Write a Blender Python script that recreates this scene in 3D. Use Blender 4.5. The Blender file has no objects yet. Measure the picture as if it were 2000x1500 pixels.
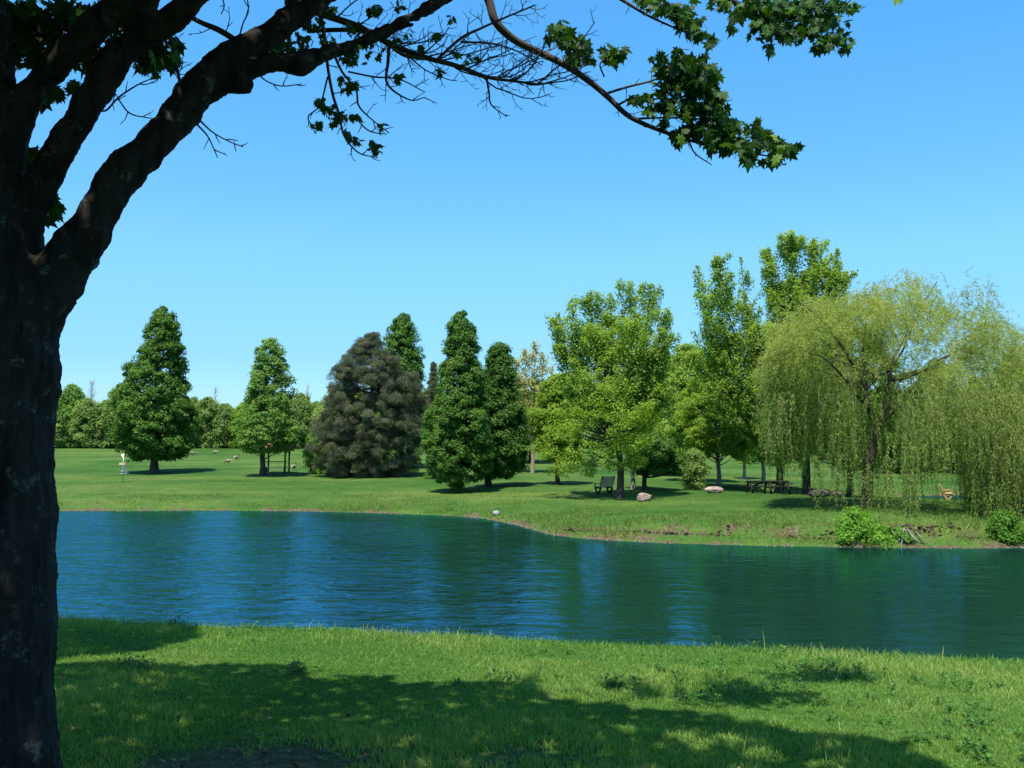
import bpy, math, random
import numpy as np
from mathutils import Vector, Matrix

R = math.radians
rng = np.random.default_rng(7)
random.seed(7)
scene = bpy.context.scene
COL = scene.collection

# ------------------------------------------------------------------ camera
F = 1800.0
CAMZ = 3.5
PITCH = math.atan(120 / F)
cam_d = bpy.data.cameras.new('camera')
cam = bpy.data.objects.new('camera', cam_d)
COL.objects.link(cam)
cam.location = (0, 0, CAMZ)
cam.rotation_euler = (math.pi / 2 + PITCH, 0, 0)
cam_d.sensor_width = 36
cam_d.lens = 36 * F / 2000
cam_d.clip_end = 8000
scene.camera = cam
CP, SP = math.cos(PITCH), math.sin(PITCH)


def ray(px, py):
    a = (px - 1000) / F
    b = (750 - py) / F
    return np.array([a, CP - b * SP, SP + b * CP])


def at(px, py, Y):
    d = ray(px, py)
    return np.array([0, 0, CAMZ]) + d * (Y / d[1])


def proj(P):
    P = np.asarray(P, float)
    x, y, z = P[..., 0], P[..., 1], P[..., 2] - CAMZ
    f = y * CP + z * SP
    u = -y * SP + z * CP
    return 1000 + F * x / f, 750 - F * u / f


# ------------------------------------------------------------------ noise helpers
def _vn(x, y, seed):
    xi = np.floor(x).astype(np.int64); yi = np.floor(y).astype(np.int64)
    fx = x - xi; fy = y - yi; fx = fx * fx * (3 - 2 * fx); fy = fy * fy * (3 - 2 * fy)
    def h(i, j):
        n = (i * 374761393 + j * 668265263 + seed * 974711) & 0xffffffff
        n = ((n ^ (n >> 13)) * 1274126177) & 0xffffffff
        n = (n ^ (n >> 16)) & 0xffff
        return n / 32767.5 - 1
    return (h(xi, yi) * (1 - fx) + h(xi + 1, yi) * fx) * (1 - fy) + (h(xi, yi + 1) * (1 - fx) + h(xi + 1, yi + 1) * fx) * fy


def sn(x, y, s, seed=0):
    x = np.asarray(x, float) * s / 2.6; y = np.asarray(y, float) * s / 2.6
    c, d = math.cos(seed), math.sin(seed)
    x, y = x * c - y * d, x * d + y * c
    return (_vn(x, y, seed) + .5 * _vn(x * 2.1 + 7, y * 2.1, seed + 1) + .25 * _vn(x * 4.3, y * 4.3 + 3, seed + 2)) * .85


def smooth(t):
    t = np.clip(t, 0, 1)
    return t * t * (3 - 2 * t)


# ------------------------------------------------------------------ terrain
def wpt(px, py):                       # pixel of the photograph's waterline -> point on z = 0
    d = ray(px, py)
    t = -CAMZ / d[2]
    return (d[0] * t, d[1] * t)


FAR = [(-1400, 996), (-500, 997), (100, 998), (250, 998), (400, 997), (560, 998), (700, 1001), (850, 1006), (940, 1012),
       (1000, 1023), (1040, 1034), (1075, 1044), (1120, 1050), (1200, 1056), (1300, 1061), (1450, 1065),
       (1600, 1068), (1750, 1070), (1900, 1071), (2050, 1069), (2300, 1062), (2700, 1050)]
POND = [wpt(*p) for p in FAR]
NEARCREST = [(2000, 1288, 10.6), (1000, 1240, 12.0), (110, 1198, 13.3)]
near = []
for px, dd in [(2900, 9.6), (2400, 10.9), (2000, 11.35), (1500, 12.05), (1000, 12.75), (500, 13.4), (110, 14.1), (-400, 14.8), (-1500, 16.5)]:
    near.append(((px - 1000) / F * dd, dd))
POND = POND + near
POND2 = [((px - 1000) / F * d, d) for px, d in
         [(1722, 62.6), (1790, 60.2), (1860, 58), (2000, 55), (2300, 51), (2900, 46), (2900, 66), (2300, 67.5), (2000, 66.5), (1860, 65), (1780, 64)]]


def sdist(x, y, poly):
    x = np.asarray(x, float); y = np.asarray(y, float)
    best = np.full(x.shape, 1e9)
    inside = np.zeros(x.shape, bool)
    n = len(poly)
    for i in range(n):
        ax, ay = poly[i]; bx, by = poly[(i + 1) % n]
        dx, dy = bx - ax, by - ay
        t = np.clip(((x - ax) * dx + (y - ay) * dy) / (dx * dx + dy * dy), 0, 1)
        d = np.hypot(x - ax - t * dx, y - ay - t * dy)
        best = np.minimum(best, d)
        c = ((ay > y) != (by > y)) & (x < (bx - ax) * (y - ay) / (by - ay + 1e-12) + ax)
        inside ^= c
    return np.where(inside, -best, best)


NEARLINE = sorted(near)
NX = np.array([p[0] for p in NEARLINE]); NY = np.array([p[1] for p in NEARLINE])


def terr(x, y):
    x = np.asarray(x, float); y = np.asarray(y, float)
    w = sn(x, y, 1.6, 3) * .22 + sn(x, y, .5, 4) * .35
    d1 = sdist(x, y, POND); d2 = sdist(x, y, POND2)
    d = np.minimum(d1, d2)
    isnear = y < np.interp(x, NX, NY) + 2
    wf = w * smooth((np.abs(d)) / 3) * .6
    df = d + wf
    # far side
    ero = sn(x, y, .9, 11)
    steep = smooth((x - 2) / 6) * smooth((40 - y) / 4)
    zf = .16 * smooth(df / .5) + .30 * smooth(df / 5) + .026 * np.clip(df, 0, 40)
    zf = zf + steep * (.34 * smooth((df - 1.3 + ero * .7) / .45) - .30 * smooth((df - 3) / 9))
    zf = zf + 1.55 * smooth((y - 76) / 52)
    zf = zf + .05 * sn(x, y, .35, 5) * smooth(df / 4) + .014 * sn(x, y, 2.2, 6) * smooth(df / 1)
    zf = np.where(y < 63, np.minimum(zf, .03 + .05 * np.clip(d2, 0, 99)), zf)
    # near side
    zn = 1.02 * smooth(d / 1.0) + .072 * np.clip(d, 0, 30)
    zn = zn + (.03 * sn(x, y, 1.3, 8) + .012 * sn(x, y, 5, 9)) * smooth(d / .8)
    z = np.where(isnear, zn, zf)
    zu = -1.4 * smooth(-d / 4) - .05
    z = np.where(d < 0, zu * smooth(-d / .3 + .0), z)
    far = smooth((np.hypot(x, y) - 250) / 500)
    return z * (1 - far) + 2.0 * far


def hit(px, py, Ymin=3.0, Ymax=200):
    d = ray(px, py)
    Y = np.exp(np.linspace(math.log(Ymin), math.log(Ymax), 3000))
    P = np.array([0, 0, CAMZ]) + d[None] * (Y / d[1])[:, None]
    h = terr(P[:, 0], P[:, 1])
    h = np.maximum(h, 0)
    k = np.argmax(P[:, 2] <= h)
    if P[k, 2] > h[k]:
        k = len(Y) - 1
    return np.array([P[k, 0], P[k, 1], h[k]])


def gxy(px, Y):
    x = (px - 1000) / F * Y
    return np.array([x, Y, float(terr(np.array([x]), np.array([Y]))[0])])


# ------------------------------------------------------------------ object helpers
def link(o):
    COL.objects.link(o); return o


def tag(o, label=None, cat=None, group=None, kind=None):
    if label: o['label'] = label
    if cat: o['category'] = cat
    if group: o['group'] = group
    if kind: o['kind'] = kind
    return o


def empty(name, loc, label, cat, group=None, rz=0):
    o = bpy.data.objects.new(name, None)
    o.empty_display_size = .2
    link(o); o.location = [float(v) for v in loc]; o.rotation_euler = (0, 0, rz)
    return tag(o, label, cat, group)


def npmesh(name, V, faces_k, mats, parent=None, tint=None, sm=False, midx=None, attrs=None):
    """V (n,3); faces_k: list of (m,k) int arrays"""
    me = bpy.data.meshes.new(name)
    V = np.ascontiguousarray(V, np.float32)
    me.vertices.add(len(V)); me.vertices.foreach_set('co', V.ravel())
    fl = [np.asarray(f, np.int32) for f in faces_k if len(f)]
    tot = np.concatenate([np.full(len(f), f.shape[1], np.int32) for f in fl])
    idx = np.concatenate([f.ravel() for f in fl])
    st = np.concatenate([[0], np.cumsum(tot)[:-1]]).astype(np.int32)
    me.loops.add(len(idx)); me.loops.foreach_set('vertex_index', idx)
    me.polygons.add(len(tot)); me.polygons.foreach_set('loop_start', st); me.polygons.foreach_set('loop_total', tot)
    if midx is not None: me.polygons.foreach_set('material_index', np.asarray(midx, np.int32))
    me.polygons.foreach_set('use_smooth', np.full(len(tot), sm, bool))
    a = dict(attrs or {})
    if tint is not None: a['tint'] = tint
    for k, v in a.items():
        at_ = me.attributes.new(k, 'FLOAT', 'POINT'); at_.data.foreach_set('value', np.asarray(v, np.float32))
    me.update(calc_edges=True)
    for m in (mats if isinstance(mats, (list, tuple)) else [mats]): me.materials.append(m)
    o = bpy.data.objects.new(name, me); link(o)
    if parent is not None: o.parent = parent
    return o


def unit(v):
    v = np.asarray(v, float)
    return v / (np.linalg.norm(v, axis=-1, keepdims=True) + 1e-9)


def catmull(P, n):
    P = np.asarray(P, float)
    Q = np.vstack([2 * P[0] - P[1], P, 2 * P[-1] - P[-2]])
    out = []
    for i in range(len(P) - 1):
        a, b, c, d = Q[i:i + 4]
        for t in np.linspace(0, 1, n, endpoint=False):
            out.append(.5 * (2 * b + (c - a) * t + (2 * a - 5 * b + 4 * c - d) * t * t + (3 * b - a - 3 * c + d) * t ** 3))
    out.append(P[-1])
    return np.array(out)


class Tubes:
    def __init__(self): self.V = []; self.Q = []; self.C = []; self.n = 0; self.T = []
    def add(self, P, rad, k=6, cap=True):
        P = np.asarray(P, float); rad = np.asarray(rad, float)
        if rad.ndim == 0: rad = np.full(len(P), float(rad))
        T = unit(np.gradient(P, axis=0))
        up = np.array([0, 0, 1.]) if abs(T[0][2]) < .9 else np.array([1., 0, 0])
        u = unit(np.cross(T[0], up)); rings = []
        a = np.linspace(0, 2 * math.pi, k, endpoint=False)
        for i in range(len(P)):
            u = unit(u - T[i] * np.dot(u, T[i])); v = np.cross(T[i], u)
            rings.append(P[i] + rad[i] * (np.cos(a)[:, None] * u + np.sin(a)[:, None] * v))
        V = np.vstack(rings); b = self.n
        j = np.arange(k); j2 = (j + 1) % k
        for i in range(len(P) - 1):
            self.Q.append(np.stack([b + i * k + j, b + i * k + j2, b + (i + 1) * k + j2, b + (i + 1) * k + j], 1))
        if cap:
            self.V.append(np.vstack([V, P[:1], P[-1:]]))
            c0 = b + len(V); c1 = c0 + 1
            self.C.append(np.stack([j2 + b, j + b, np.full(k, c0)], 1))
            e = b + (len(P) - 1) * k
            self.C.append(np.stack([j + e, j2 + e, np.full(k, c1)], 1))
            self.n += len(V) + 2
        else:
            self.V.append(V); self.n += len(V)
    def build(self, name, mat, parent=None, origin=(0, 0, 0), sm=True):
        V = np.vstack(self.V) - np.asarray(origin)
        fl = [np.vstack(self.Q)]
        if self.C: fl.append(np.vstack(self.C))
        return npmesh(name, V, fl, mat, parent, sm=sm)


class Boxes:
    def __init__(self): self.V = []; self.Q = []; self.n = 0
    def box(self, c, s, rot=None):
        c = np.asarray(c, float); s = np.asarray(s, float) / 2
        v = np.array([[x, y, z] for x in (-1, 1) for y in (-1, 1) for z in (-1, 1)], float) * s
        if rot is not None: v = v @ np.array(rot.to_matrix() if hasattr(rot, 'to_matrix') else rot).T
        self.V.append(v + c)
        q = np.array([[0, 1, 3, 2], [4, 6, 7, 5], [0, 4, 5, 1], [2, 3, 7, 6], [0, 2, 6, 4], [1, 5, 7, 3]]) + self.n
        self.Q.append(q); self.n += 8
        return self
    def bar(self, a, b, w, h):
        a = Vector(a); b = Vector(b); d = b - a
        rot = d.to_track_quat('X', 'Z').to_matrix()
        return self.box((a + b) / 2, (d.length, w, h), rot)
    def build(self, name, mat, parent=None, bevel=.006):
        o = npmesh(name, np.vstack(self.V), [np.vstack(self.Q)], mat, parent)
        if bevel:
            m = o.modifiers.new('bevel', 'BEVEL'); m.width = bevel; m.segments = 2; m.limit_method = 'ANGLE'
        return o


def frames(N, r):
    N = unit(N)
    ref = unit(r.normal(size=N.shape))
    U = unit(np.cross(N, ref)); W = np.cross(N, U)
    return U, W, N


# leaf templates: (verts, faces)
T_LEAF = (np.array([[-.5, 0, 0], [0, -.30, .06], [.5, 0, -.02], [0, .30, .06]]), np.array([[0, 1, 2, 3]]))
T_LEAF2 = (np.array([[-.5, 0, 0], [-.05, -.33, .05], [.5, 0, -.06], [-.05, .33, .05], [0, 0, -.03]]),
           np.array([[0, 1, 4, 3], [4, 1, 2, 3]]))
T_NEED = (np.array([[-.1, -.05, 0], [.9, 0, 0], [-.1, .05, 0], [-.02, 0, .05], [.75, .22, .12], [0, .03, -.06], [.7, -.25, -.1], [.02, .04, 0], [.06, 0, 0]]),
          np.array([[0, 1, 2], [3, 4, 7], [5, 6, 8]]))
T_WILLOW = (np.array([[0, 0, 0], [.45, -.11, .02], [1, 0, -.05], [.45, .11, .02]]), np.array([[0, 1, 2, 3]]))


def scatter(name, P, N, S, T, tmpl, mat, parent=None, origin=(0, 0, 0), r=rng, U=None):
    tv, tf = tmpl
    n = len(P); k = len(tv)
    if U is None:
        U, W, Nn = frames(N, r)
    else:
        U = unit(U); Nn = unit(N - U * np.sum(N * U, 1, keepdims=True)); W = np.cross(Nn, U)
    V = (P - np.asarray(origin))[:, None, :] + S[:, None, None] * (
        tv[None, :, 0:1] * U[:, None] + tv[None, :, 1:2] * W[:, None] + tv[None, :, 2:3] * Nn[:, None])
    V = V.reshape(-1, 3)
    Fc = (tf[None] + (np.arange(n) * k)[:, None, None]).reshape(-1, tf.shape[1])
    return npmesh(name, V, [Fc], mat, parent, tint=np.repeat(T, k))


# ------------------------------------------------------------------ materials
def newmat(name):
    m = bpy.data.materials.new(name); m.use_nodes = True
    nt = m.node_tree; nt.nodes.clear()
    return m, nt, nt.nodes.new('ShaderNodeOutputMaterial')


def nd(nt, t, **kw):
    n = nt.nodes.new(t)
    for k, v in kw.items(): setattr(n, k, v)
    return n


def ramp(nt, stops, fac=None):
    n = nd(nt, 'ShaderNodeValToRGB'); cr = n.color_ramp
    while len(cr.elements) > 1: cr.elements.remove(cr.elements[0])
    cr.elements[0].position = stops[0][0]; cr.elements[0].color = (*stops[0][1], 1)
    for p, c in stops[1:]:
        e = cr.elements.new(p); e.color = (*c, 1)
    if fac is not None: nt.links.new(fac, n.inputs[0])
    return n


def noise(nt, scale, detail=4, rough=.55, vec=None, dist=0):
    n = nd(nt, 'ShaderNodeTexNoise'); n.inputs['Scale'].default_value = scale
    n.inputs['Detail'].default_value = detail; n.inputs['Roughness'].default_value = rough
    n.inputs['Distortion'].default_value = dist
    if vec is not None: nt.links.new(vec, n.inputs['Vector'])
    return n


def leafmat(name, lo, mid, hi, trans=.35, rough=.55, tgain=1.5):
    m, nt, out = newmat(name)
    a = nd(nt, 'ShaderNodeAttribute', attribute_name='tint')
    c = ramp(nt, [(0, lo), (.5, mid), (1, hi)], a.outputs['Fac'])
    p = nd(nt, 'ShaderNodeBsdfPrincipled'); p.inputs['Roughness'].default_value = rough
    p.inputs['Specular IOR Level'].default_value = .18
    nt.links.new(c.outputs[0], p.inputs['Base Color'])
    t = nd(nt, 'ShaderNodeBsdfTranslucent')
    g = nd(nt, 'ShaderNodeMix', data_type='RGBA', blend_type='MULTIPLY'); g.inputs[0].default_value = 1
    nt.links.new(c.outputs[0], g.inputs[6]); g.inputs[7].default_value = (tgain * 1.15, tgain * 1.1, tgain * .4, 1)
    nt.links.new(g.outputs[2], t.inputs[0])
    mx = nd(nt, 'ShaderNodeMixShader'); mx.inputs[0].default_value = trans
    nt.links.new(p.outputs[0], mx.inputs[1]); nt.links.new(t.outputs[0], mx.inputs[2])
    nt.links.new(mx.outputs[0], out.inputs[0])
    return m


def woodmat(name, c1, c2, scale=3, stretch=(1, 1, .15), bump=.4, dist=.03, rough=.85, lichen=None):
    m, nt, out = newmat(name)
    tc = nd(nt, 'ShaderNodeTexCoord'); mp = nd(nt, 'ShaderNodeMapping'); mp.inputs['Scale'].default_value = stretch
    nt.links.new(tc.outputs['Object'], mp.inputs[0])
    n1 = noise(nt, scale * 4, 8, .65, mp.outputs[0], .4)
    c = ramp(nt, [(.3, c1), (.7, c2)], n1.outputs['Fac'])
    col = c.outputs[0]
    if lichen:
        n2 = noise(nt, 9, 8, .75, tc.outputs['Object'])
        rr = ramp(nt, [(.57, (0, 0, 0)), (.66, (.8, .8, .8))], n2.outputs['Fac'])
        mx = nd(nt, 'ShaderNodeMix', data_type='RGBA'); nt.links.new(rr.outputs[0], mx.inputs[0])
        nt.links.new(col, mx.inputs[6]); mx.inputs[7].default_value = (*lichen, 1); col = mx.outputs[2]
    p = nd(nt, 'ShaderNodeBsdfPrincipled'); p.inputs['Roughness'].default_value = rough
    p.inputs['Specular IOR Level'].default_value = .2
    nt.links.new(col, p.inputs['Base Color'])
    b = nd(nt, 'ShaderNodeBump'); b.inputs['Strength'].default_value = bump; b.inputs['Distance'].default_value = dist
    nt.links.new(n1.outputs['Fac'], b.inputs['Height']); nt.links.new(b.outputs[0], p.inputs['Normal'])
    nt.links.new(p.outputs[0], out.inputs[0])
    return m


def plain(name, c, rough=.6, metal=0, var=.2, scale=8):
    m, nt, out = newmat(name)
    tc = nd(nt, 'ShaderNodeTexCoord'); n1 = noise(nt, scale, 5, .6, tc.outputs['Object'])
    r_ = ramp(nt, [(.3, tuple(v * (1 - var) for v in c)), (.7, tuple(min(1, v * (1 + var)) for v in c))], n1.outputs['Fac'])
    p = nd(nt, 'ShaderNodeBsdfPrincipled'); p.inputs['Roughness'].default_value = rough; p.inputs['Metallic'].default_value = metal
    nt.links.new(r_.outputs[0], p.inputs['Base Color'])
    b = nd(nt, 'ShaderNodeBump'); b.inputs['Strength'].default_value = .3; b.inputs['Distance'].default_value = .01
    nt.links.new(n1.outputs['Fac'], b.inputs['Height']); nt.links.new(b.outputs[0], p.inputs['Normal'])
    nt.links.new(p.outputs[0], out.inputs[0])
    return m


M = {}
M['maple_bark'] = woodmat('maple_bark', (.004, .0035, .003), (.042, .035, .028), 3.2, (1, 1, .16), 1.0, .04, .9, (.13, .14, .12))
M['bark'] = woodmat('bark', (.03, .022, .016), (.10, .08, .06), 2, (1, 1, .2), .6, .04)
M['grey_bark'] = woodmat('grey_bark', (.10, .095, .085), (.28, .27, .24), 2, (1, 1, .25), .5, .03)
M['twig'] = woodmat('twig', (.04, .03, .024), (.10, .08, .065), 4)
M['twig_pale'] = woodmat('twig_pale', (.22, .15, .09), (.38, .28, .17), 4)
M['maple_leaf'] = leafmat('maple_leaf', (.012, .038, .005), (.024, .072, .007), (.10, .20, .012), .26)
M['linden'] = leafmat('linden_leaf', (.045, .112, .016), (.082, .178, .024), (.145, .255, .038), .38)
M['chestnut'] = leafmat('light_leaf', (.09, .19, .035), (.15, .27, .05), (.23, .36, .085), .44)
M['pine'] = leafmat('pine_needle', (.042, .066, .033), (.098, .118, .058), (.185, .18, .10), .18, .6)
M['yellow'] = leafmat('spring_leaf', (.11, .20, .02), (.19, .30, .03), (.30, .40, .05), .46)
M['ash'] = leafmat('ash_leaf', (.11, .205, .032), (.18, .29, .045), (.27, .38, .07), .48)
M['buds'] = leafmat('bud_leaf', (.26, .30, .08), (.38, .38, .13), (.46, .40, .18), .4)
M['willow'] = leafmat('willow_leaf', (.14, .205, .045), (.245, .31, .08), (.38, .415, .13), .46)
M['wood_tree'] = leafmat('woodland_leaf', (.11, .19, .045), (.19, .28, .075), (.29, .37, .11), .44)
M['shrub'] = leafmat('shrub_leaf', (.08, .19, .018), (.135, .29, .03), (.23, .39, .055), .38)
M['grass'] = leafmat('grass_blade', (.06, .165, .026), (.14, .285, .052), (.30, .37, .11), .4, .5, 1.4)
M['weed'] = leafmat('weed_leaf', (.03, .09, .015), (.05, .14, .02), (.09, .2, .03), .3)
M['bankgrass'] = leafmat('bank_grass_blade', (.055, .13, .02), (.10, .195, .03), (.26, .27, .085), .36, .6, 1.3)
M['dark_wood'] = woodmat('dark_wood', (.012, .010, .009), (.035, .028, .022), 3, (.2, 1, 1), .3, .01, .6)
M['tan_wood'] = woodmat('tan_wood', (.60, .47, .31), (.80, .66, .48), 3, (.3, 1, 1), .3, .01, .7)
M['orange_wood'] = woodmat('orange_wood', (.42, .22, .08), (.62, .38, .16), 3, (.3, 1, 1), .3, .01, .6)
M['shingle'] = woodmat('shingle', (.20, .07, .035), (.50, .25, .13), 6, (.6, 1, 1), .5, .02, .8)
M['rock_pink'] = plain('pink_rock', (.30, .215, .165), .9, 0, .35, 4)
M['rock_grey'] = plain('grey_rock', (.34, .32, .29), .9, 0, .4, 5)
M['rock_dark'] = plain('dark_rock', (.12, .09, .075), .9, 0, .4, 4)
M['galv'] = plain('galvanised_metal', (.45, .48, .50), .4, .8, .1)
M['band'] = plain('yellow_band', (.75, .52, .20), .5, 0, .08)
M['flag'] = plain('white_cloth', (.8, .82, .78), .8, 0, .04)
M['goose_b'] = plain('brown_feather', (.22, .17, .12), .8, 0, .35, 12)
M['goose_k'] = plain('black_feather', (.015, .014, .013), .6)
M['goose_w'] = plain('white_feather', (.7, .68, .63), .8, 0, .1)
M['soil'] = plain('brown_soil', (.085, .058, .034), .95, 0, .5, 6)
M['pebble'] = plain('pebble_stone', (.26, .21, .16), .9, 0, .4, 9)


def groundmat():
    m, nt, out = newmat('ground')
    tc = nd(nt, 'ShaderNodeTexCoord'); O = tc.outputs['Object']
    sh = nd(nt, 'ShaderNodeAttribute', attribute_name='shore')
    soil = nd(nt, 'ShaderNodeAttribute', attribute_name='soil')
    n1 = noise(nt, .12, 6, .6, O); n2 = noise(nt, 1.1, 6, .65, O); n3 = noise(nt, 9, 5, .7, O); n4 = noise(nt, .6, 7, .7, O, .5)
    c1 = ramp(nt, [(.30, (.030, .088, .012)), (.5, (.052, .125, .016)), (.68, (.092, .155, .024))], n2.outputs['Fac'])
    c2 = ramp(nt, [(.38, (.034, .10, .015)), (.60, (.115, .17, .038))], n1.outputs['Fac'])
    mx = nd(nt, 'ShaderNodeMix', data_type='RGBA'); mx.inputs[0].default_value = .5
    nt.links.new(c1.outputs[0], mx.inputs[6]); nt.links.new(c2.outputs[0], mx.inputs[7])
    # fine mottling
    f = ramp(nt, [(.25, (.55, .55, .55)), (.75, (1.35, 1.3, 1.3))], n3.outputs['Fac'])
    mu = nd(nt, 'ShaderNodeMix', data_type='RGBA', blend_type='MULTIPLY'); mu.inputs[0].default_value = 1
    nt.links.new(mx.outputs[2], mu.inputs[6]); nt.links.new(f.outputs[0], mu.inputs[7])
    # straw patches
    st = ramp(nt, [(.60, (0, 0, 0)), (.74, (.7, .7, .7))], n4.outputs['Fac'])
    ms = nd(nt, 'ShaderNodeMix', data_type='RGBA'); nt.links.new(st.outputs[0], ms.inputs[0])
    nt.links.new(mu.outputs[2], ms.inputs[6]); ms.inputs[7].default_value = (.20, .19, .075, 1)
    mpb = nd(nt, 'ShaderNodeMapping'); mpb.inputs['Scale'].default_value = (.05, .22, 1); nt.links.new(O, mpb.inputs[0])
    nb = noise(nt, 1, 5, .6, mpb.outputs[0], .4)
    rb = ramp(nt, [(.38, (.56, .70, .66)), (.50, (.82, .87, .86)), (.64, (1.15, .98, 1.04))], nb.outputs['Fac'])
    mb = nd(nt, 'ShaderNodeMix', data_type='RGBA', blend_type='MULTIPLY'); mb.inputs[0].default_value = 1
    nt.links.new(ms.outputs[2], mb.inputs[6]); nt.links.new(rb.outputs[0], mb.inputs[7]); ms = mb
    # soil: shore strip and bare spots
    ad = nd(nt, 'ShaderNodeMath', operation='ADD'); nt.links.new(sh.outputs['Fac'], ad.inputs[0])
    k = nd(nt, 'ShaderNodeMath', operation='MULTIPLY_ADD'); nt.links.new(n4.outputs['Fac'], k.inputs[0]); k.inputs[1].default_value = 2.2; k.inputs[2].default_value = -1.1
    nt.links.new(k.outputs[0], ad.inputs[1])
    a2 = nd(nt, 'ShaderNodeMath', operation='ADD'); nt.links.new(ad.outputs[0], a2.inputs[0]); nt.links.new(soil.outputs['Fac'], a2.inputs[1])
    sr = ramp(nt, [(.42, (0, 0, 0)), (.62, (1, 1, 1))], a2.outputs[0])
    sc = ramp(nt, [(.3, (.04, .03, .017)), (.55, (.105, .085, .042)), (.75, (.22, .185, .10))], n3.outputs['Fac'])
    md = nd(nt, 'ShaderNodeMix', data_type='RGBA'); nt.links.new(sr.outputs[0], md.inputs[0])
    nt.links.new(ms.outputs[2], md.inputs[6]); nt.links.new(sc.outputs[0], md.inputs[7])
    p = nd(nt, 'ShaderNodeBsdfPrincipled'); p.inputs['Roughness'].default_value = .95; p.inputs['Specular IOR Level'].default_value = .1
    nt.links.new(md.outputs[2], p.inputs['Base Color'])
    b = nd(nt, 'ShaderNodeBump'); b.inputs['Strength'].default_value = .8; b.inputs['Distance'].default_value = .06
    nt.links.new(n3.outputs['Fac'], b.inputs['Height']); nt.links.new(b.outputs[0], p.inputs['Normal'])
    nt.links.new(p.outputs[0], out.inputs[0])
    return m


def watermat():
    m, nt, out = newmat('water')
    tc = nd(nt, 'ShaderNodeTexCoord')
    mp = nd(nt, 'ShaderNodeMapping'); mp.inputs['Scale'].default_value = (.5, 1, 1); mp.inputs['Rotation'].default_value = (0, 0, R(6))
    nt.links.new(tc.outputs['Object'], mp.inputs[0])
    n1 = noise(nt, 3.1, 4, .5, mp.outputs[0], .7)
    n2 = noise(nt, 1.1, 2, .5, mp.outputs[0], .2)
    n3 = noise(nt, .10, 3, .5, tc.outputs['Object'])
    ad = nd(nt, 'ShaderNodeMath', operation='MULTIPLY_ADD'); nt.links.new(n2.outputs['Fac'], ad.inputs[0]); ad.inputs[1].default_value = 1.6
    nt.links.new(n1.outputs['Fac'], ad.inputs[2])
    calm = nd(nt, 'ShaderNodeAttribute', attribute_name='calm')
    gr = ramp(nt, [(.35, (.4, .4, .4)), (.62, (1.0, 1.0, 1.0))], n3.outputs['Fac'])
    ml = nd(nt, 'ShaderNodeMath', operation='MULTIPLY'); nt.links.new(gr.outputs[0], ml.inputs[0]); nt.links.new(calm.outputs['Fac'], ml.inputs[1])
    b = nd(nt, 'ShaderNodeBump'); b.inputs['Distance'].default_value = .048
    nt.links.new(ml.outputs[0], b.inputs['Strength']); nt.links.new(ad.outputs[0], b.inputs['Height'])
    d_ = nd(nt, 'ShaderNodeBsdfDiffuse'); d_.inputs['Color'].default_value = (.006, .024, .017, 1)
    g_ = nd(nt, 'ShaderNodeBsdfGlossy'); g_.inputs['Color'].default_value = (.17, .62, 1, 1); g_.inputs['Roughness'].default_value = .07
    f_ = nd(nt, 'ShaderNodeFresnel'); f_.inputs['IOR'].default_value = 1.75
    mx = nd(nt, 'ShaderNodeMixShader')
    for n_ in (d_, g_, f_): nt.links.new(b.outputs[0], n_.inputs['Normal'])
    nt.links.new(f_.outputs[0], mx.inputs[0]); nt.links.new(d_.outputs[0], mx.inputs[1]); nt.links.new(g_.outputs[0], mx.inputs[2])
    nt.links.new(mx.outputs[0], out.inputs[0])
    return m


# ------------------------------------------------------------------ ground & water
def axis(parts):
    out = []
    for a, b, s in parts: out.append(np.arange(a, b - 1e-6, s))
    return np.concatenate(out + [[parts[-1][1]]])


xs = axis([(-3000, -400, 200), (-400, -120, 20), (-120, -45, 2.5), (-45, -14, .5), (-14, 14, .16), (14, 45, .4), (45, 120, 2.5), (120, 400, 20), (400, 3000, 200)])
ys = axis([(-300, -20, 20), (-20, 2, 1), (2, 18, .14), (18, 30, .6), (30, 70, .28), (70, 140, 1.2), (140, 400, 15), (400, 5000, 230)])
X, Y = np.meshgrid(xs, ys)
Z = terr(X.ravel(), Y.ravel()).reshape(X.shape)
sd = np.minimum(sdist(X.ravel(), Y.ravel(), POND), sdist(X.ravel(), Y.ravel(), POND2))
nx, ny = len(xs), len(ys)
I = np.arange(nx * ny).reshape(ny, nx)
Q = np.stack([I[:-1, :-1].ravel(), I[:-1, 1:].ravel(), I[1:, 1:].ravel(), I[1:, :-1].ravel()], 1)
xf, yf = X.ravel(), Y.ravel()
isfar = yf > np.interp(xf, NX, NY) + 3
shore = np.where(isfar, .62 * np.exp(-np.clip(sd, 0, 99) / .8) + .42 * np.exp(-((sd - 1.7) / .9) ** 2) * smooth((xf - 0) / 4), .3 * np.exp(-np.clip(sd, 0, 9) / .3))
soil = .80 * np.exp(-(((xf + 1.5) / 1.7) ** 2 + ((yf - 5.5) / .75) ** 2))
for sx, sy, rr, aa in [(hit(270, 935)[0], hit(270, 935)[1], 1.2, .35), (hit(220, 950)[0], hit(220, 950)[1], .8, .4), (hit(100, 943)[0], hit(100, 943)[1], 1.5, .3), (hit(300, 935)[0], hit(300, 935)[1], 1.4, .3)]:
    soil = soil + aa * np.exp(-(((xf - sx) / (rr * 1.6)) ** 2 + ((yf - sy) / rr) ** 2))
g = npmesh('ground', np.stack([xf, yf, Z.ravel()], 1), [Q], groundmat(), sm=True, attrs={'shore': shore, 'soil': soil})
tag(g, kind='structure')

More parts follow.
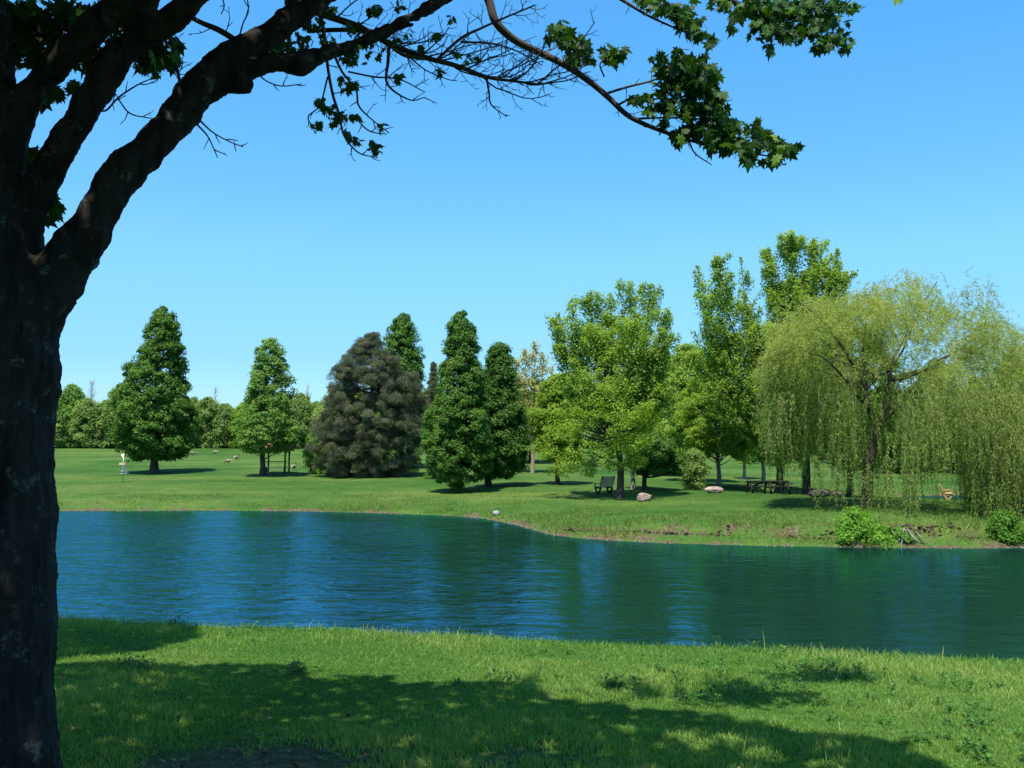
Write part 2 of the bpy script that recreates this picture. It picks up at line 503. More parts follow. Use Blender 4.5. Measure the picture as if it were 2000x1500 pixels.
wx = axis([(-120, -20, 4), (-20, 20, .8), (20, 120, 4)]); wy = axis([(8, 75, .8)])
WX, WY = np.meshgrid(wx, wy); I = np.arange(WX.size).reshape(WX.shape)
wd = -np.minimum(sdist(WX.ravel(), WY.ravel(), POND), sdist(WX.ravel(), WY.ravel(), POND2))
calm = .45 + .55 * smooth(wd / 7) ; calm = np.where(WY.ravel() < 22, 1.0, calm) * (.64 + 1.5 * smooth((3 - WX.ravel()) / 11))
w_ = npmesh('water', np.stack([WX.ravel(), WY.ravel(), np.zeros(WX.size)], 1),
            [np.stack([I[:-1, :-1].ravel(), I[:-1, 1:].ravel(), I[1:, 1:].ravel(), I[1:, :-1].ravel()], 1)], watermat(), sm=True, attrs={'calm': calm})
tag(w_, kind='structure')

# ------------------------------------------------------------------ grass
SUN = unit(np.array([-.14, -.34, .93]))


def blades(name, x, y, h, w, tint, mat, lean=.5, seg=2, label='', r=rng):
    n = len(x); z = terr(x, y) - .01
    base = np.stack([x, y, z], 1)
    a = r.uniform(0, 2 * math.pi, n); s = np.stack([np.cos(a), np.sin(a), np.zeros(n)], 1)
    b = r.uniform(0, 2 * math.pi, n); L = np.stack([np.cos(b), np.sin(b), np.zeros(n)], 1) * (lean * np.abs(r.normal(.6, .5, n)))[:, None]
    up = np.array([0, 0, 1.])
    h = h[:, None]; w = w[:, None] / 2
    if seg == 2:
        m_ = base + h * (.55 * up + .22 * L); t_ = base + h * ((.95 * up) + .75 * L)
        V = np.stack([base - s * w, base + s * w, m_ + s * w * .75, t_, m_ - s * w * .75], 1)
        Fq = (np.array([[0, 1, 2, 4]])[None] + (np.arange(n) * 5)[:, None, None]).reshape(-1, 4)
        Ft = (np.array([[4, 2, 3]])[None] + (np.arange(n) * 5)[:, None, None]).reshape(-1, 3)
        o = npmesh(name, V.reshape(-1, 3), [Fq, Ft], mat, tint=np.repeat(tint, 5))
    else:
        V = np.stack([base - s * w, base + s * w, base + h * (up + .6 * L)], 1)
        o = npmesh(name, V.reshape(-1, 3), [(np.arange(n * 3)).reshape(-1, 3)], mat, tint=np.repeat(tint, 3))
    tag(o, label, 'grass', kind='stuff')
    return o


n = 600000
yy = 3.6 * (15.2 / 3.6) ** rng.uniform(0, 1, n) ** .85
xx = rng.uniform(-1, 1, n) * (yy * .74 + 1.2)
dn = sdist(xx, yy, POND)
bare = .80 * np.exp(-(((xx + 1.5) / 1.7) ** 2 + ((yy - 5.5) / .75) ** 2)) + .25 * np.clip(sn(xx, yy, 1.6, 22), 0, 1)
keep = (dn > .12) & (rng.uniform(0, 1, n) > bare * 1.5 * (1 + 1.1 * sn(xx, yy, 5, 23))) & (yy < np.interp(xx, NX, NY))
xx, yy, dn = xx[keep], yy[keep], dn[keep]
patch = sn(xx, yy, 1.3, 31); patch2 = sn(xx, yy, 3.5, 32)
edge = np.exp(-np.clip(dn - .7, 0, 9) / .5)
hh = .88 * (.046 + .03 * np.clip(patch2, -1, 1) + .025 * patch + .055 * edge * rng.uniform(0, 1.5, len(xx)) ** 2) * rng.uniform(.5, 1.35, len(xx))
hh = np.where(rng.uniform(0, 1, len(xx)) < .006, hh * 2.2, hh)
tt = np.clip(.50 + .34 * patch + .22 * patch2 + rng.normal(0, .16, len(xx)) + (rng.uniform(0, 1, len(xx)) < .05) * .5, 0, 1)
blades('grass', xx, yy, np.clip(hh, .03, .3), (.005 + .0004 * yy) * rng.uniform(.7, 1.3, len(xx)), tt, M['grass'], .9, 2, 'mown green grass on the near bank')

# far bank grass
n = 420000
yy = rng.uniform(31, 80, n); xx = rng.uniform(-.62, .62, n) * yy
dn = np.minimum(sdist(xx, yy, POND), sdist(xx, yy, POND2))
pk = np.where(dn < 5, 1, np.where(dn < 14, .55, .3)) * np.where(yy < 55, 1, .7)
cl = sn(xx, yy, 1.4, 41); cl2 = sn(xx, yy, 4.0, 42)
pk = pk * np.clip(.6 + .8 * cl + .4 * cl2, .05, 1)
keep = (dn > .15) & (rng.uniform(0, 1, n) < pk) & (yy > np.interp(xx, NX, NY) + 4)
xx, yy, dn, cl, cl2 = xx[keep], yy[keep], dn[keep], cl[keep], cl2[keep]
hh = (.05 + .16 * np.exp(-dn / 2.2) * np.clip(.6 + cl, .2, 1.5)) * rng.uniform(.5, 1.4, len(xx))
tt = np.clip(.36 + .22 * cl + .16 * cl2 + .22 * np.exp(-dn / 2) + rng.normal(0, .15, len(xx)), 0, 1)
blades('bank_grass', xx, yy, hh, rng.uniform(.02, .045, len(xx)), tt, M['bankgrass'], 1.7, 1, 'rough grass along the far shore and lawn')


r = np.random.default_rng(15)
lx = r.normal(-1.3, 1.3, 900); ly = r.normal(5.9, .7, 900); lz = terr(lx, ly)
o = scatter('leaf_litter', np.stack([lx, ly, lz + .012], 1), np.tile([0, 0, 1.], (900, 1)) + r.normal(0, .35, (900, 3)), r.uniform(.02, .055, 900), r.uniform(0, 1, 900), T_LEAF2, leafmat('dead_leaf', (.06, .035, .018), (.16, .10, .05), (.34, .25, .14), .1))
tag(o, 'dry brown leaf litter on the bare soil beneath the maple', 'leaf litter', kind='stuff')
# broadleaf weeds in the near grass
n = 60
wpos = []
r = np.random.default_rng(5)
for px, py, k, s in [(590, 1300, 10, .12), (1230, 1335, 14, .12), (1190, 1240, 4, .10), (1860, 1275, 8, .12), (1290, 1240, 4, .09), (940, 1228, 5, .08),
                     (1640, 1310, 24, .3), (1920, 1400, 26, .35), (1330, 1300, 14, .3), (480, 1225, 16, .35), (350, 1215, 14, .3), (840, 1225, 12, .3), (1010, 1320, 10, .2),
                     (1350, 1360, 12, .2), (1600, 1290, 14, .3), (1850, 1330, 14, .25), (1500, 1270, 10, .3), (1100, 1270, 8, .3), (260, 1290, 10, .2), (1870, 1460, 12, .2), (1540, 1350, 12, .3)]:
    h_ = hit(px, py + 12)
    for i in range(k): wpos.append((h_[0] + r.normal(0, s), h_[1] + r.normal(0, s)))
wp = np.array(wpos); wz = terr(wp[:, 0], wp[:, 1])
Pw, Nw, Sw, Tw, Uw = [], [], [], [], []
for (x_, y_), z_ in zip(wp, wz):
    hgt = r.uniform(.04, .14); t0 = r.uniform(.2, .8)
    for j in range(18):
        f = r.uniform(.15, 1); a = r.uniform(0, 6.28)
        u = np.array([math.cos(a), math.sin(a), r.uniform(.1, .8)])
        Pw.append((x_ + u[0] * .02, y_ + u[1] * .02, z_ + hgt * f)); Uw.append(u); Nw.append((-u[0] * .4, -u[1] * .4, 1)); Sw.append(r.uniform(.03, .06)); Tw.append(np.clip(t0 + r.normal(0, .15), 0, 1))
Pw, Uw, Nw, Sw, Tw = map(np.array, (Pw, Uw, Nw, Sw, Tw))
o = scatter('weeds', Pw, Nw, Sw, Tw, (T_WILLOW[0] * [1, 2.2, 1], T_WILLOW[1]), M['weed'], U=Uw)
tag(o, 'dark broadleaf weeds scattered in the near grass', 'weeds', kind='stuff')

# ------------------------------------------------------------------ generic tree builder


def envelope(env, base, D):
    """env rows (py, xl, xr) in photo pixels -> arrays of height above base, left/right offsets (m)"""
    z = []; l = []; rr = []
    for py, xl, xr in env:
        p = at(xl, py, D); q = at(xr, py, D)
        z.append(p[2] - base[2]); l.append(base[0] - p[0]); rr.append(q[0] - base[0])
    o = np.argsort(z)
    return np.array(z)[o], np.array(l)[o], np.array(rr)[o]


def tree(name, base, env, label, leaf, n_clump=240, n_leaf=200, rc=.55, flat=.55, size=.2, tmpl=T_LEAF, bark='bark', trunk_r=.22,
         clear=None, slope=.35, seed=1, group=None, cat='tree', depth=1.0, upb=.7, holes=.25, branches=70, lean=0, shell=.35, tint_sd=.13, crownz=None, D=None, trunk_top=.92, tint0=.5, shy=0):
    r = np.random.default_rng(seed)
    D = D or base[1]
    ez, el, er = envelope(env, base, D)
    H = ez[-1]
    root = empty(name, base, label, cat, group)
    zz = np.linspace(ez[0], ez[-1], 60)
    L = np.interp(zz, ez, el); Rr = np.interp(zz, ez, er)
    cx = (Rr - L) / 2; rad = (L + Rr) / 2
    wgt = np.maximum(rad, .05) ** 1.35; wgt /= wgt.sum()
    C = []
    tries = 0
    ph = r.uniform(0, 6, 4)
    while len(C) < n_clump and tries < n_clump * 20:
        tries += 1
        k = r.choice(60, p=wgt); z = zz[k] + r.uniform(-.5, .5) * (zz[1] - zz[0])
        a = r.uniform(0, 2 * math.pi); u = shell + (1 - shell) * math.sqrt(r.uniform())
        lump = .97 + .10 * math.sin(3 * a + ph[0] + z * 1.3) + .10 * math.sin(5 * a + ph[1] - z * 2.1)
        hn = math.sin(a * 2 + z * 1.7 + ph[2]) * math.sin(z * 2.3 + a * 3 + ph[3])
        if hn > 1 - holes * 2 and r.uniform() < .8: continue
        Rk = max(rad[k] - rc * .55, .05) * u * min(lump, 1.05)
        zc = min(max(z, ez[0] + rc * .35), H - rc * .45)
        X0 = cx[k] + math.cos(a) * Rk
        C.append((X0, math.sin(a) * Rk * depth + shy * X0, zc, a, u, k))
    zq = H * .62
    while zq < H - rc * .2:                     # leader shoots fill the top
        kk_ = min(59, int((zq - ez[0]) / (H - ez[0]) * 59)); a = r.uniform(0, 6.28); q_ = max(rad[kk_] - rc * .3, 0) * r.uniform(.1, 1)
        C.append((cx[kk_] + math.cos(a) * q_, math.sin(a) * q_, zq, a, .5, kk_)); zq += rc * .22
    C = np.array(C)
    # trunk and limbs
    tb = Tubes()
    clearz = clear if clear is not None else ez[0]
    tpz = np.linspace(0, H * trunk_top, 14)
    cxt = np.interp(tpz, zz, cx) * smooth(tpz / H) * (tpz / H)
    wob = np.stack([cxt + .08 * np.sin(tpz * 1.1 + seed), .08 * np.cos(tpz * .9 + seed) - .08 * math.cos(seed), tpz], 1)
    wob[0, 0] = 0; wob[0, 1] = 0
    tr = trunk_r * (1 - tpz / (H * trunk_top) * .9) + .02
    tr[0] *= 1.35
    wob = np.vstack([[wob[0] - [0, 0, .3]], wob]); tr = np.concatenate([[tr[0] * 1.15], tr])
    tb.add(wob, tr, 10)
    idx = r.permutation(len(C))[:branches]
    for i in idx:
        c = C[i, :3]; dist = math.hypot(c[0], c[1])
        z0 = max(clearz * .8, c[2] - dist * slope - .3)
        z0 = min(z0, H * .85)
        s = np.array([np.interp(z0, wob[:, 2], wob[:, 0]), np.interp(z0, wob[:, 2], wob[:, 1]), z0])
        mid = s * .5 + c * .5 + np.array([0, 0, r.uniform(-.15, .25) * dist * .3]) + r.normal(0, .05 * dist + .02, 3)
        P = catmull([s, mid, c], 4)
        r0 = .02 + .011 * dist + trunk_r * .10 * (1 - z0 / H)
        tb.add(P, np.linspace(r0, .012, len(P)), 5, False)
    tb.build('trunk', M[bark] if isinstance(bark, str) else bark, root)
    # leaves
    n_leaf = int(n_leaf * 1.3); size = size * .86
    n = len(C) * n_leaf
    ci = np.repeat(np.arange(len(C)), n_leaf)
    csz = r.uniform(.65, 1.35, len(C)) * rc
    taper = np.clip(np.interp(C[:, 2], zz, rad) / (rc * 1.7), .5, 1)
    csz = csz * taper
    v = unit(r.normal(size=(n, 3)))
    rr = r.uniform(.25, 1, n) ** .5
    lump = 1 + .25 * np.sin(v[:, 0] * 5 + ci) * np.sin(v[:, 1] * 5 + ci * 2)
    off = v * (rr * csz[ci] * lump)[:, None] * np.array([1, 1, flat])
    # droop outward
    outv = np.stack([np.cos(C[:, 3]), np.sin(C[:, 3]), np.zeros(len(C))], 1)
    od = np.sum(off * outv[ci], 1)
    off[:, 2] -= .16 * np.abs(od) + .06 * od
    P = C[ci, :3] + off
    Nn = v * .7 + np.array([0, 0, upb]) + outv[ci] * .25 + r.normal(0, .42, (n, 3))
    S = size * r.uniform(.6, 1.35, n)
    ct = r.normal(0, tint_sd, len(C))
    T = np.clip(tint0 + ct[ci] + r.normal(0, .14, n), 0, 1)
    scatter('crown', P, Nn, S, T, tmpl, M[leaf] if isinstance(leaf, str) else leaf, root, r=r)
    return root


def vase(name, base, fork_z, ends, label, leaf, n_leaf=2600, size=.16, bark='bark', trunk_r=.2, seed=1, group=None, D=None, rw=.75, start=.35, tint0=.5, low=None, root=None, lr=.38):
    """ascending limbs; ends rows (px, py, width_px) = limb tips"""
    r = np.random.default_rng(seed); D = D or base[1]
    part = root is not None
    tb = Tubes()
    f = np.array([0, 0, fork_z])
    if not part:
        root = empty(name, base, label, 'tree', group)
        tb.add([[0, 0, -.3], [0, 0, 0], [.03, 0, fork_z * .5], f, [0, 0, fork_z * 1.15]], [trunk_r * 1.3, trunk_r * 1.2, trunk_r, trunk_r * .9, trunk_r * .5], 10)
    PP, TT, NN = [], [], []
    for (px, py, wpx) in ends:
        dy = r.uniform(-1.0, 1.0) * 1.6
        e = at(px, py, D + dy) - base
        k = 1 if wpx > 0 else 0
        h = e[2] - fork_z
        s = np.array([0, 0, fork_z * r.uniform(.75, 1.15)])
        m1 = s + np.array([e[0] * .45, e[1] * .45, h * .30]); m2 = s + np.array([e[0] * .82, e[1] * .82, h * .68])
        path = catmull([s, m1, m2, e], 8)
        tb.add(path, np.linspace(trunk_r * lr, .014, len(path)), 6, False)
        W = wpx * D / F * .62
        # secondary shoots rising along the limb
        shoots = []
        for j in range(22):
            t = r.uniform(start, .97); q = path[int(t * (len(path) - 1))]
            a = r.uniform(0, 6.28); sp = W * (1.05 - .55 * abs(t - .55)) * r.uniform(.4, 1.1)
            tip = q + np.array([math.cos(a) * sp, math.sin(a) * sp, sp * r.uniform(.5, 1.6)])
            tip[2] = min(tip[2], e[2])
            tb.add(np.array([q, (q + tip) / 2 + [0, 0, -.06], tip]), [.022, .014, .006], 4, False)
            shoots.append((q, tip))
        shoots.append((path[-8], path[-1])); shoots.append((path[-6], path[-1]))
        per = int(n_leaf * max(.4, W / 1.0) * (h / 6 + .3) / len(shoots))
        for q, tip in shoots:
            ln = np.linalg.norm(tip - q) + .01
            t = r.uniform(.1, 1.05, per)[:, None]
            rad = .42 * W * (1.15 - t) + .08
            P = q + (tip - q) * t + np.clip(r.normal(0, 1, (per, 3)), -1.7, 1.7) * rad * [.6, .6, .75]
            PP.append(P); TT.append(np.clip(tint0 + r.normal(0, .12) + r.normal(0, .14, per), 0, 1))
            ctr = q + (tip - q) * t
            NN.append(unit(P - ctr) * .6 + np.array([0, 0, .6]) + r.normal(0, .5, (per, 3)))
    tb.build('limbs' if part else 'trunk', M[bark], root)
    P = np.vstack(PP); T = np.concatenate(TT); Nn = np.vstack(NN)
    scatter('upper_crown' if part else 'crown', P, Nn, size * r.uniform(.6, 1.3, len(P)), T, T_LEAF, M[leaf], root, r=r)
    return root


# --- individual trees on the far lawn
b1 = hit(301, 924)
tree('linden_tree', b1, [(598, 312, 328), (625, 290, 350), (680, 272, 360), (705, 262, 364), (722, 240, 367), (760, 232, 372), (800, 222, 385), (845, 222, 386), (876, 238, 382), (896, 262, 352)],
     'large dark green cone-shaped tree beside the disc golf basket, far left', 'linden', n_clump=850, n_leaf=85, rc=.44, size=.22, flat=.72, trunk_r=.30, seed=11, clear=1.2, upb=.6, shell=.5, holes=.15)
b2 = hit(513, 930)
tree('light_green_tree', b2, [(658, 520, 538), (690, 496, 560), (740, 484, 574), (785, 478, 580), (800, 462, 578), (850, 452, 592), (860, 458, 590), (883, 475, 548)],
     'pale green conical tree with thin top beside the small roofed shelter', 'chestnut', n_clump=460, n_leaf=60, rc=.42, size=.20, flat=.6, trunk_r=.20, seed=21, bark='bark', clear=1.2, holes=.3)
b3 = hit(722, 930)
tree('pine_tree', b3, [(648, 726, 738), (672, 690, 750), (700, 665, 790), (745, 632, 825), (800, 612, 838), (870, 604, 838), (915, 612, 822), (933, 640, 800)],
     'broad brownish grey pine with branches down to the grass', 'pine', n_clump=820, n_leaf=170, rc=.43, size=.27, tmpl=T_NEED, flat=.62, trunk_r=.28, seed=31, clear=.4, upb=.5, holes=.15, slope=-.1, bark='bark', shell=.25, tint_sd=.22, branches=90)
tree('conical_tree', gxy(785, 84), [(612, 779, 791), (640, 756, 816), (700, 744, 828), (760, 740, 832), (860, 736, 836)],
     'green conical tree rising behind the right side of the broad pine', 'linden', n_clump=420, n_leaf=75, rc=.46, size=.24, flat=.7, trunk_r=.2, seed=41)
tree('small_conifer', gxy(846, 82), [(706, 843, 850), (745, 834, 860), (800, 826, 866), (880, 822, 872)],
     'small dark conifer tip showing between the pine and the green tree to its right', 'pine', n_clump=70, n_leaf=160, rc=.5, size=.26, tmpl=T_NEED, trunk_r=.12, seed=43, slope=-.1)
b5 = hit(895, 961)
tree('linden_tree', b5, [(607, 892, 908), (640, 872, 928), (690, 862, 940), (740, 852, 950), (800, 832, 962), (860, 820, 968), (910, 828, 966), (938, 848, 940)],
     'green cone-shaped tree with leafy sprouts at its foot, nearest the far shore', 'linden', n_clump=850, n_leaf=85, rc=.34, size=.165, flat=.72, trunk_r=.2, seed=51, clear=.8, shell=.5, holes=.15)
b6 = hit(954, 950)
tree('linden_tree', b6, [(670, 962, 990), (700, 946, 1006), (760, 935, 1016), (820, 920, 1030), (870, 915, 1036), (910, 920, 1030), (930, 940, 1010)],
     'darker green cone-shaped tree standing just right of and behind the sprouting one', 'linden', n_clump=620, n_leaf=85, rc=.36, size=.175, flat=.72, trunk_r=.19, seed=61, clear=1.0, tint0=.36, shell=.5, holes=.15)
# yellowish, half bare
vase('budding_tree', gxy(1040, 78), 2.2, [(1005, 700, 30), (1025, 685, 30), (1045, 668, 28), (1062, 690, 28), (1080, 715, 30), (1018, 740, 60), (1050, 740, 60), (1075, 760, 60), (1000, 770, 50)],
     'half bare yellowish budding tree behind the green cone-shaped pair', 'buds', n_leaf=700, size=.2, bark='twig_pale', trunk_r=.16, seed=71)
tree('round_tree', gxy(1035, 92), [(770, 1020, 1050), (790, 1000, 1075), (830, 985, 1090), (880, 990, 1085)],
     'pale round tree filling the gap under the half bare budding tree', 'wood_tree', n_clump=110, n_leaf=110, rc=.7, size=.26, trunk_r=.15, seed=75, tint0=.6)
tree('maple_sapling', gxy(1090, 62), [(728, 1080, 1110), (760, 1048, 1135), (810, 1030, 1150), (860, 1034, 1150), (900, 1060, 1140)],
     'yellow green leafy tree left of the bench', 'yellow', n_clump=150, n_leaf=170, rc=.5, size=.19, trunk_r=.13, seed=73, clear=1.5)
# trees of the peninsula
b9 = hit(1211, 972)
t9 = tree('ash_tree', b9, [(690, 1235, 1290), (730, 1215, 1305), (765, 1120, 1310), (800, 1068, 1310), (840, 1045, 1305), (885, 1040, 1285), (908, 1056, 1262), (925, 1080, 1110)],
     'tall airy ash with a dark trunk standing right beside the tan slatted bench', 'yellow', n_clump=230, n_leaf=75, rc=.42, size=.14, flat=.85, trunk_r=.19, seed=94, clear=1.6, holes=.5, tint0=.5, depth=1.0, slope=.15, shy=-.30, trunk_top=.98, branches=26)
vase('ash_tree', b9, 2.9, [(1090, 612, 62), (1115, 587, 50), (1150, 577, 62), (1192, 577, 54), (1232, 556, 58), (1272, 558, 58), (1300, 610, 50), (1312, 655, 46), (1160, 640, 80), (1235, 630, 80), (1098, 680, 60), (1290, 700, 60), (1200, 690, 80),
     (1140, 730, 70), (1250, 740, 80), (1180, 760, 70), (1110, 735, 50), (1300, 750, 60)],
     None, 'ash', n_leaf=2100, tint0=.66, size=.15, bark='bark', trunk_r=.17, seed=101, root=t9, lr=.42, start=.45)
b10 = hit(1236, 955)
tree('slender_tree', b10, [(770, 1225, 1255), (800, 1210, 1280), (850, 1205, 1300), (885, 1215, 1290)],
     'slender tree with a pale grey trunk directly behind the tall ash by the bench', 'ash', n_clump=60, n_leaf=90, rc=.45, size=.15, bark='grey_bark', trunk_r=.13, seed=103, clear=1.8, holes=.4)
b11 = hit(1261, 957)
tree('dark_low_tree', b11, [(850, 1250, 1300), (870, 1232, 1330), (900, 1222, 1345), (925, 1235, 1330)],
     'low dark green tree with a short black trunk behind the pale boulder', 'linden', n_clump=90, n_leaf=150, rc=.42, size=.17, trunk_r=.14, seed=111, clear=.9, tint0=.35)
b12 = hit(1403, 949)
tree('spring_tree', b12, [(735, 1345, 1420), (765, 1325, 1460), (810, 1312, 1480), (860, 1318, 1478), (895, 1340, 1460)],
     'yellow green tree with a mottled grey trunk behind the flat pink boulder', 'yellow', n_clump=210, n_leaf=150, rc=.5, size=.17, bark='grey_bark', trunk_r=.14, seed=121, clear=1.6, holes=.3)
tree('shrub', hit(1356, 957), [(878, 1340, 1375), (905, 1328, 1388), (940, 1330, 1385), (956, 1345, 1370)],
     'loose dull green bush left of the flat pink boulder', 'wood_tree', n_clump=40, n_leaf=130, rc=.38, size=.14, trunk_r=.06, seed=125, cat='bush', branches=30)
b13 = hit(1452, 936)
tree('slender_tree', b13, [(820, 1440, 1465), (845, 1425, 1485), (880, 1425, 1490), (905, 1438, 1475)],
     'small tree with a thin grey trunk left of the picnic table', 'yellow', n_clump=50, n_leaf=90, rc=.45, size=.17, bark='grey_bark', trunk_r=.12, seed=133, clear=1.5, tint0=.4)
vase('ash_tree', gxy(1572, 57), 3.4, [(1500, 490, 62), (1542, 465, 70), (1590, 472, 70), (1635, 490, 60), (1520, 560, 90), (1575, 560, 110), (1650, 535, 60), (1500, 640, 70), (1560, 660, 110), (1635, 620, 90)],
     'tallest ash, its bright green top standing above the left side of the willow', 'ash', n_leaf=2500, size=.17, trunk_r=.22, seed=141, tint0=.68)
b14 = hit(1521, 964)
t14 = tree('forked_tree', b14, [(650, 1490, 1540), (690, 1460, 1560), (740, 1448, 1580), (800, 1440, 1590), (860, 1450, 1590), (900, 1480, 1570)],
     'tall forked tree with two airy tips, its dark trunk before the picnic table', 'yellow', n_clump=250, n_leaf=170, rc=.48, size=.135, flat=.8, trunk_r=.21, seed=151, clear=2.0, holes=.25, tint0=.42)
vase('forked_tree', b14, 3.0, [(1362, 520, 46), (1398, 500, 50), (1372, 575, 60), (1405, 580, 54), (1447, 508, 34), (1455, 575, 50), (1385, 650, 70), (1440, 650, 70), (1352, 690, 60), (1480, 640, 60), (1420, 700, 80), (1460, 730, 70), (1390, 745, 70), (1490, 690, 60)],
     None, 'ash', n_leaf=1500, tint0=.62, size=.16, bark='bark', trunk_r=.19, seed=131, root=t14, lr=.42, start=.45)
tree('spring_tree', gxy(1345, 70), [(672, 1318, 1360), (700, 1298, 1400), (760, 1282, 1430), (840, 1280, 1430), (885, 1295, 1410)],
     'pale green tree filling the gap behind the two grey trunks', 'ash', n_clump=150, n_leaf=140, rc=.65, size=.22, trunk_r=.16, seed=161, tint0=.7)
tree('fir_tree', gxy(1157, 88), [(880, 1152, 1160), (895, 1143, 1168), (908, 1138, 1176), (918, 1136, 1180)],
     'tiny dark conifer on the lawn behind the bench', 'pine', n_clump=26, n_leaf=120, rc=.3, size=.2, tmpl=T_NEED, trunk_r=.06, seed=165, tint0=.1)
tree('spring_tree', gxy(1300, 78), [(690, 1290, 1320), (720, 1262, 1345), (780, 1250, 1360), (860, 1255, 1350), (888, 1270, 1335)],
     'pale green tree showing between the tall ash and the mottled grey trunk', 'ash', n_clump=110, n_leaf=100, rc=.6, size=.22, bark='grey_bark', trunk_r=.13, seed=163, tint0=.75)
tree('spring_tree', gxy(1488, 68), [(668, 1475, 1500), (710, 1450, 1525), (780, 1440, 1540), (860, 1445, 1535), (885, 1460, 1515)],
     'pale green tree behind the forked tree at the left edge of the willow', 'ash', n_clump=120, n_leaf=100, rc=.55, size=.2, bark='grey_bark', trunk_r=.13, seed=165, tint0=.7)
tree('leafy_tree', gxy(1655, 54), [(640, 1630, 1690), (680, 1590, 1740), (740, 1560, 1790), (820, 1555, 1800), (890, 1580, 1780), (915, 1620, 1740)],
     'dark green leafy tree close behind the willow trunk', 'linden', n_clump=260, n_leaf=90, rc=.5, size=.18, trunk_r=.16, seed=171, clear=1.4, tint0=.3)
# dark trees on the lawn beyond the right pond
for i, (px, top, w, Dd, tn) in enumerate([(1745, 760, 70, 84, .35), (1830, 700, 90, 86, .2), (1905, 735, 80, 83, .3), (1975, 690, 85, 87, .45), (2060, 700, 90, 84, .35)]):
    bb = gxy(px, Dd)
    tree('dense_tree', bb, [(top, px - 12, px + 12), (top + 40, px - w * .4, px + w * .4), (top + 100, px - w * .55, px + w * .55), (905, px - w * .55, px + w * .55), (922, px - w * .4, px + w * .4)],
         ['dense dark tree behind the willow trunk', 'darkest dense tree behind the gap in the willow strands', 'dense dark tree behind the tan sign board', 'dense green tree behind the right edge of the willow', 'dense tree beyond the right edge behind the willow'][i], 'linden',
         n_clump=170, n_leaf=130, rc=.75, size=.28, trunk_r=.22, seed=200 + i, tint0=tn, clear=.4)
# shrubs
tree('shrub', hit(607, 925), [(845, 600, 622), (870, 594, 634), (900, 596, 640), (922, 604, 640)],
     'bright green bush at the left foot of the broad pine', 'shrub', n_clump=40, n_leaf=140, rc=.42, size=.19, trunk_r=.05, seed=301, cat='bush', branches=20)
tree('shrub', hit(850, 935), [(895, 835, 862), (910, 828, 875), (932, 830, 870)],
     'dark green bush under the right side of the broad pine', 'linden', n_clump=24, n_leaf=120, rc=.35, size=.17, trunk_r=.05, seed=303, cat='bush', branches=15)
tree('shrub', hit(1665, 1045), [(994, 1655, 1672), (1008, 1640, 1700), (1024, 1618, 1722), (1040, 1606, 1748), (1054, 1604, 1756)],
     'bright green bush on the bank in front of the willow', 'shrub', n_clump=90, n_leaf=50, rc=.24, size=.12, trunk_r=.04, seed=306, cat='bush', branches=40, shell=.0, upb=.4, holes=.6, flat=1.0, depth=1.4)
tree('shrub', hit(1770, 1055), [(1030, 1745, 1760), (1040, 1735, 1790), (1058, 1735, 1800)],
     'small straggly bush on the eroded bank right of the bright green one', 'shrub', n_clump=22, n_leaf=120, rc=.2, size=.085, trunk_r=.03, seed=307, cat='bush', branches=14, tint0=.3)
tree('shrub', hit(1962, 1055), [(1000, 1940, 1970), (1025, 1925, 2000), (1058, 1930, 2010)],
     'green bush at the waterline under the right end of the willow', 'shrub', n_clump=44, n_leaf=60, rc=.25, size=.11, trunk_r=.03, seed=309, cat='bush', branches=16, tint0=.1, holes=.5, flat=1.0, shell=0)
tree('sapling', hit(896, 962), [(938, 880, 905), (950, 872, 915), (960, 876, 912)],
     'leafy sprouts around the foot of the nearest cone-shaped tree', 'linden', n_clump=16, n_leaf=90, rc=.22, size=.13, trunk_r=.03, seed=311, cat='bush', branches=8)

# --- woodland along the far edge: individual trees, copies of six
protos = []
kinds = [('wood_tree', .5, 9.3, 4.2), ('wood_tree', .25, 10.0, 4.0), ('yellow', .35, 8.6, 4.4), ('chestnut', .4, 9.1, 4.2), ('wood_tree', .35, 8.8, 4.2), ('wood_tree', .8, 8.2, 4.4)]
WL = ['mid green round tree in the wood beyond the lawn', 'dark green round tree in the wood beyond the lawn', 'yellow green bushy tree in the wood beyond the lawn',
      'pale green bushy tree in the wood beyond the lawn', 'deep green low tree in the wood beyond the lawn', 'straw green low tree in the wood beyond the lawn']
rw = np.random.default_rng(77)
spots = []
for row, (Yr, zoff) in enumerate([(128, 0), (134, 0), (142, 0)]):
    px = -180 + row * 17
    while px < 2250:
        if not (960 < px < 980): spots.append((px, Yr + rw.uniform(-2, 2)))
        px += rw.uniform(28, 44) if px < 640 else rw.uniform(34, 52)
for k, (lf, t0, hgt, wid) in enumerate(kinds):
    # prototypes are built at the first spots
    sp = spots[k * 3]; bb = gxy(*sp); ppm = F / bb[1]
    cpx = sp[0]; by = proj(bb)[1]
    o = tree('woodland_tree', bb, [(by - hgt * ppm, cpx - 5, cpx + 8), (by - hgt * .85 * ppm, cpx - wid * .42 * ppm, cpx + wid * .46 * ppm), (by - hgt * .5 * ppm, cpx - wid * .6 * ppm, cpx + wid * .6 * ppm), (by - .4 * ppm, cpx - wid * .5 * ppm, cpx + wid * .5 * ppm)],
             WL[k], lf, n_clump=130, n_leaf=95, rc=.95, size=.36, trunk_r=.18, seed=400 + k, group='trees of the wood beyond the lawn', tint0=t0, clear=.6, flat=.7, branches=40)
    protos.append(o)
used = {k * 3 for k in range(len(kinds))}


def dup(root, loc, rz, sc, label=None):
    o = root.copy(); COL.objects.link(o); o.location = loc; o.rotation_euler = (0, 0, rz); o.scale = sc
    if label: o['label'] = label
    for ch in list(root.children):
        c = ch.copy(); COL.objects.link(c); c.parent = o
    return o


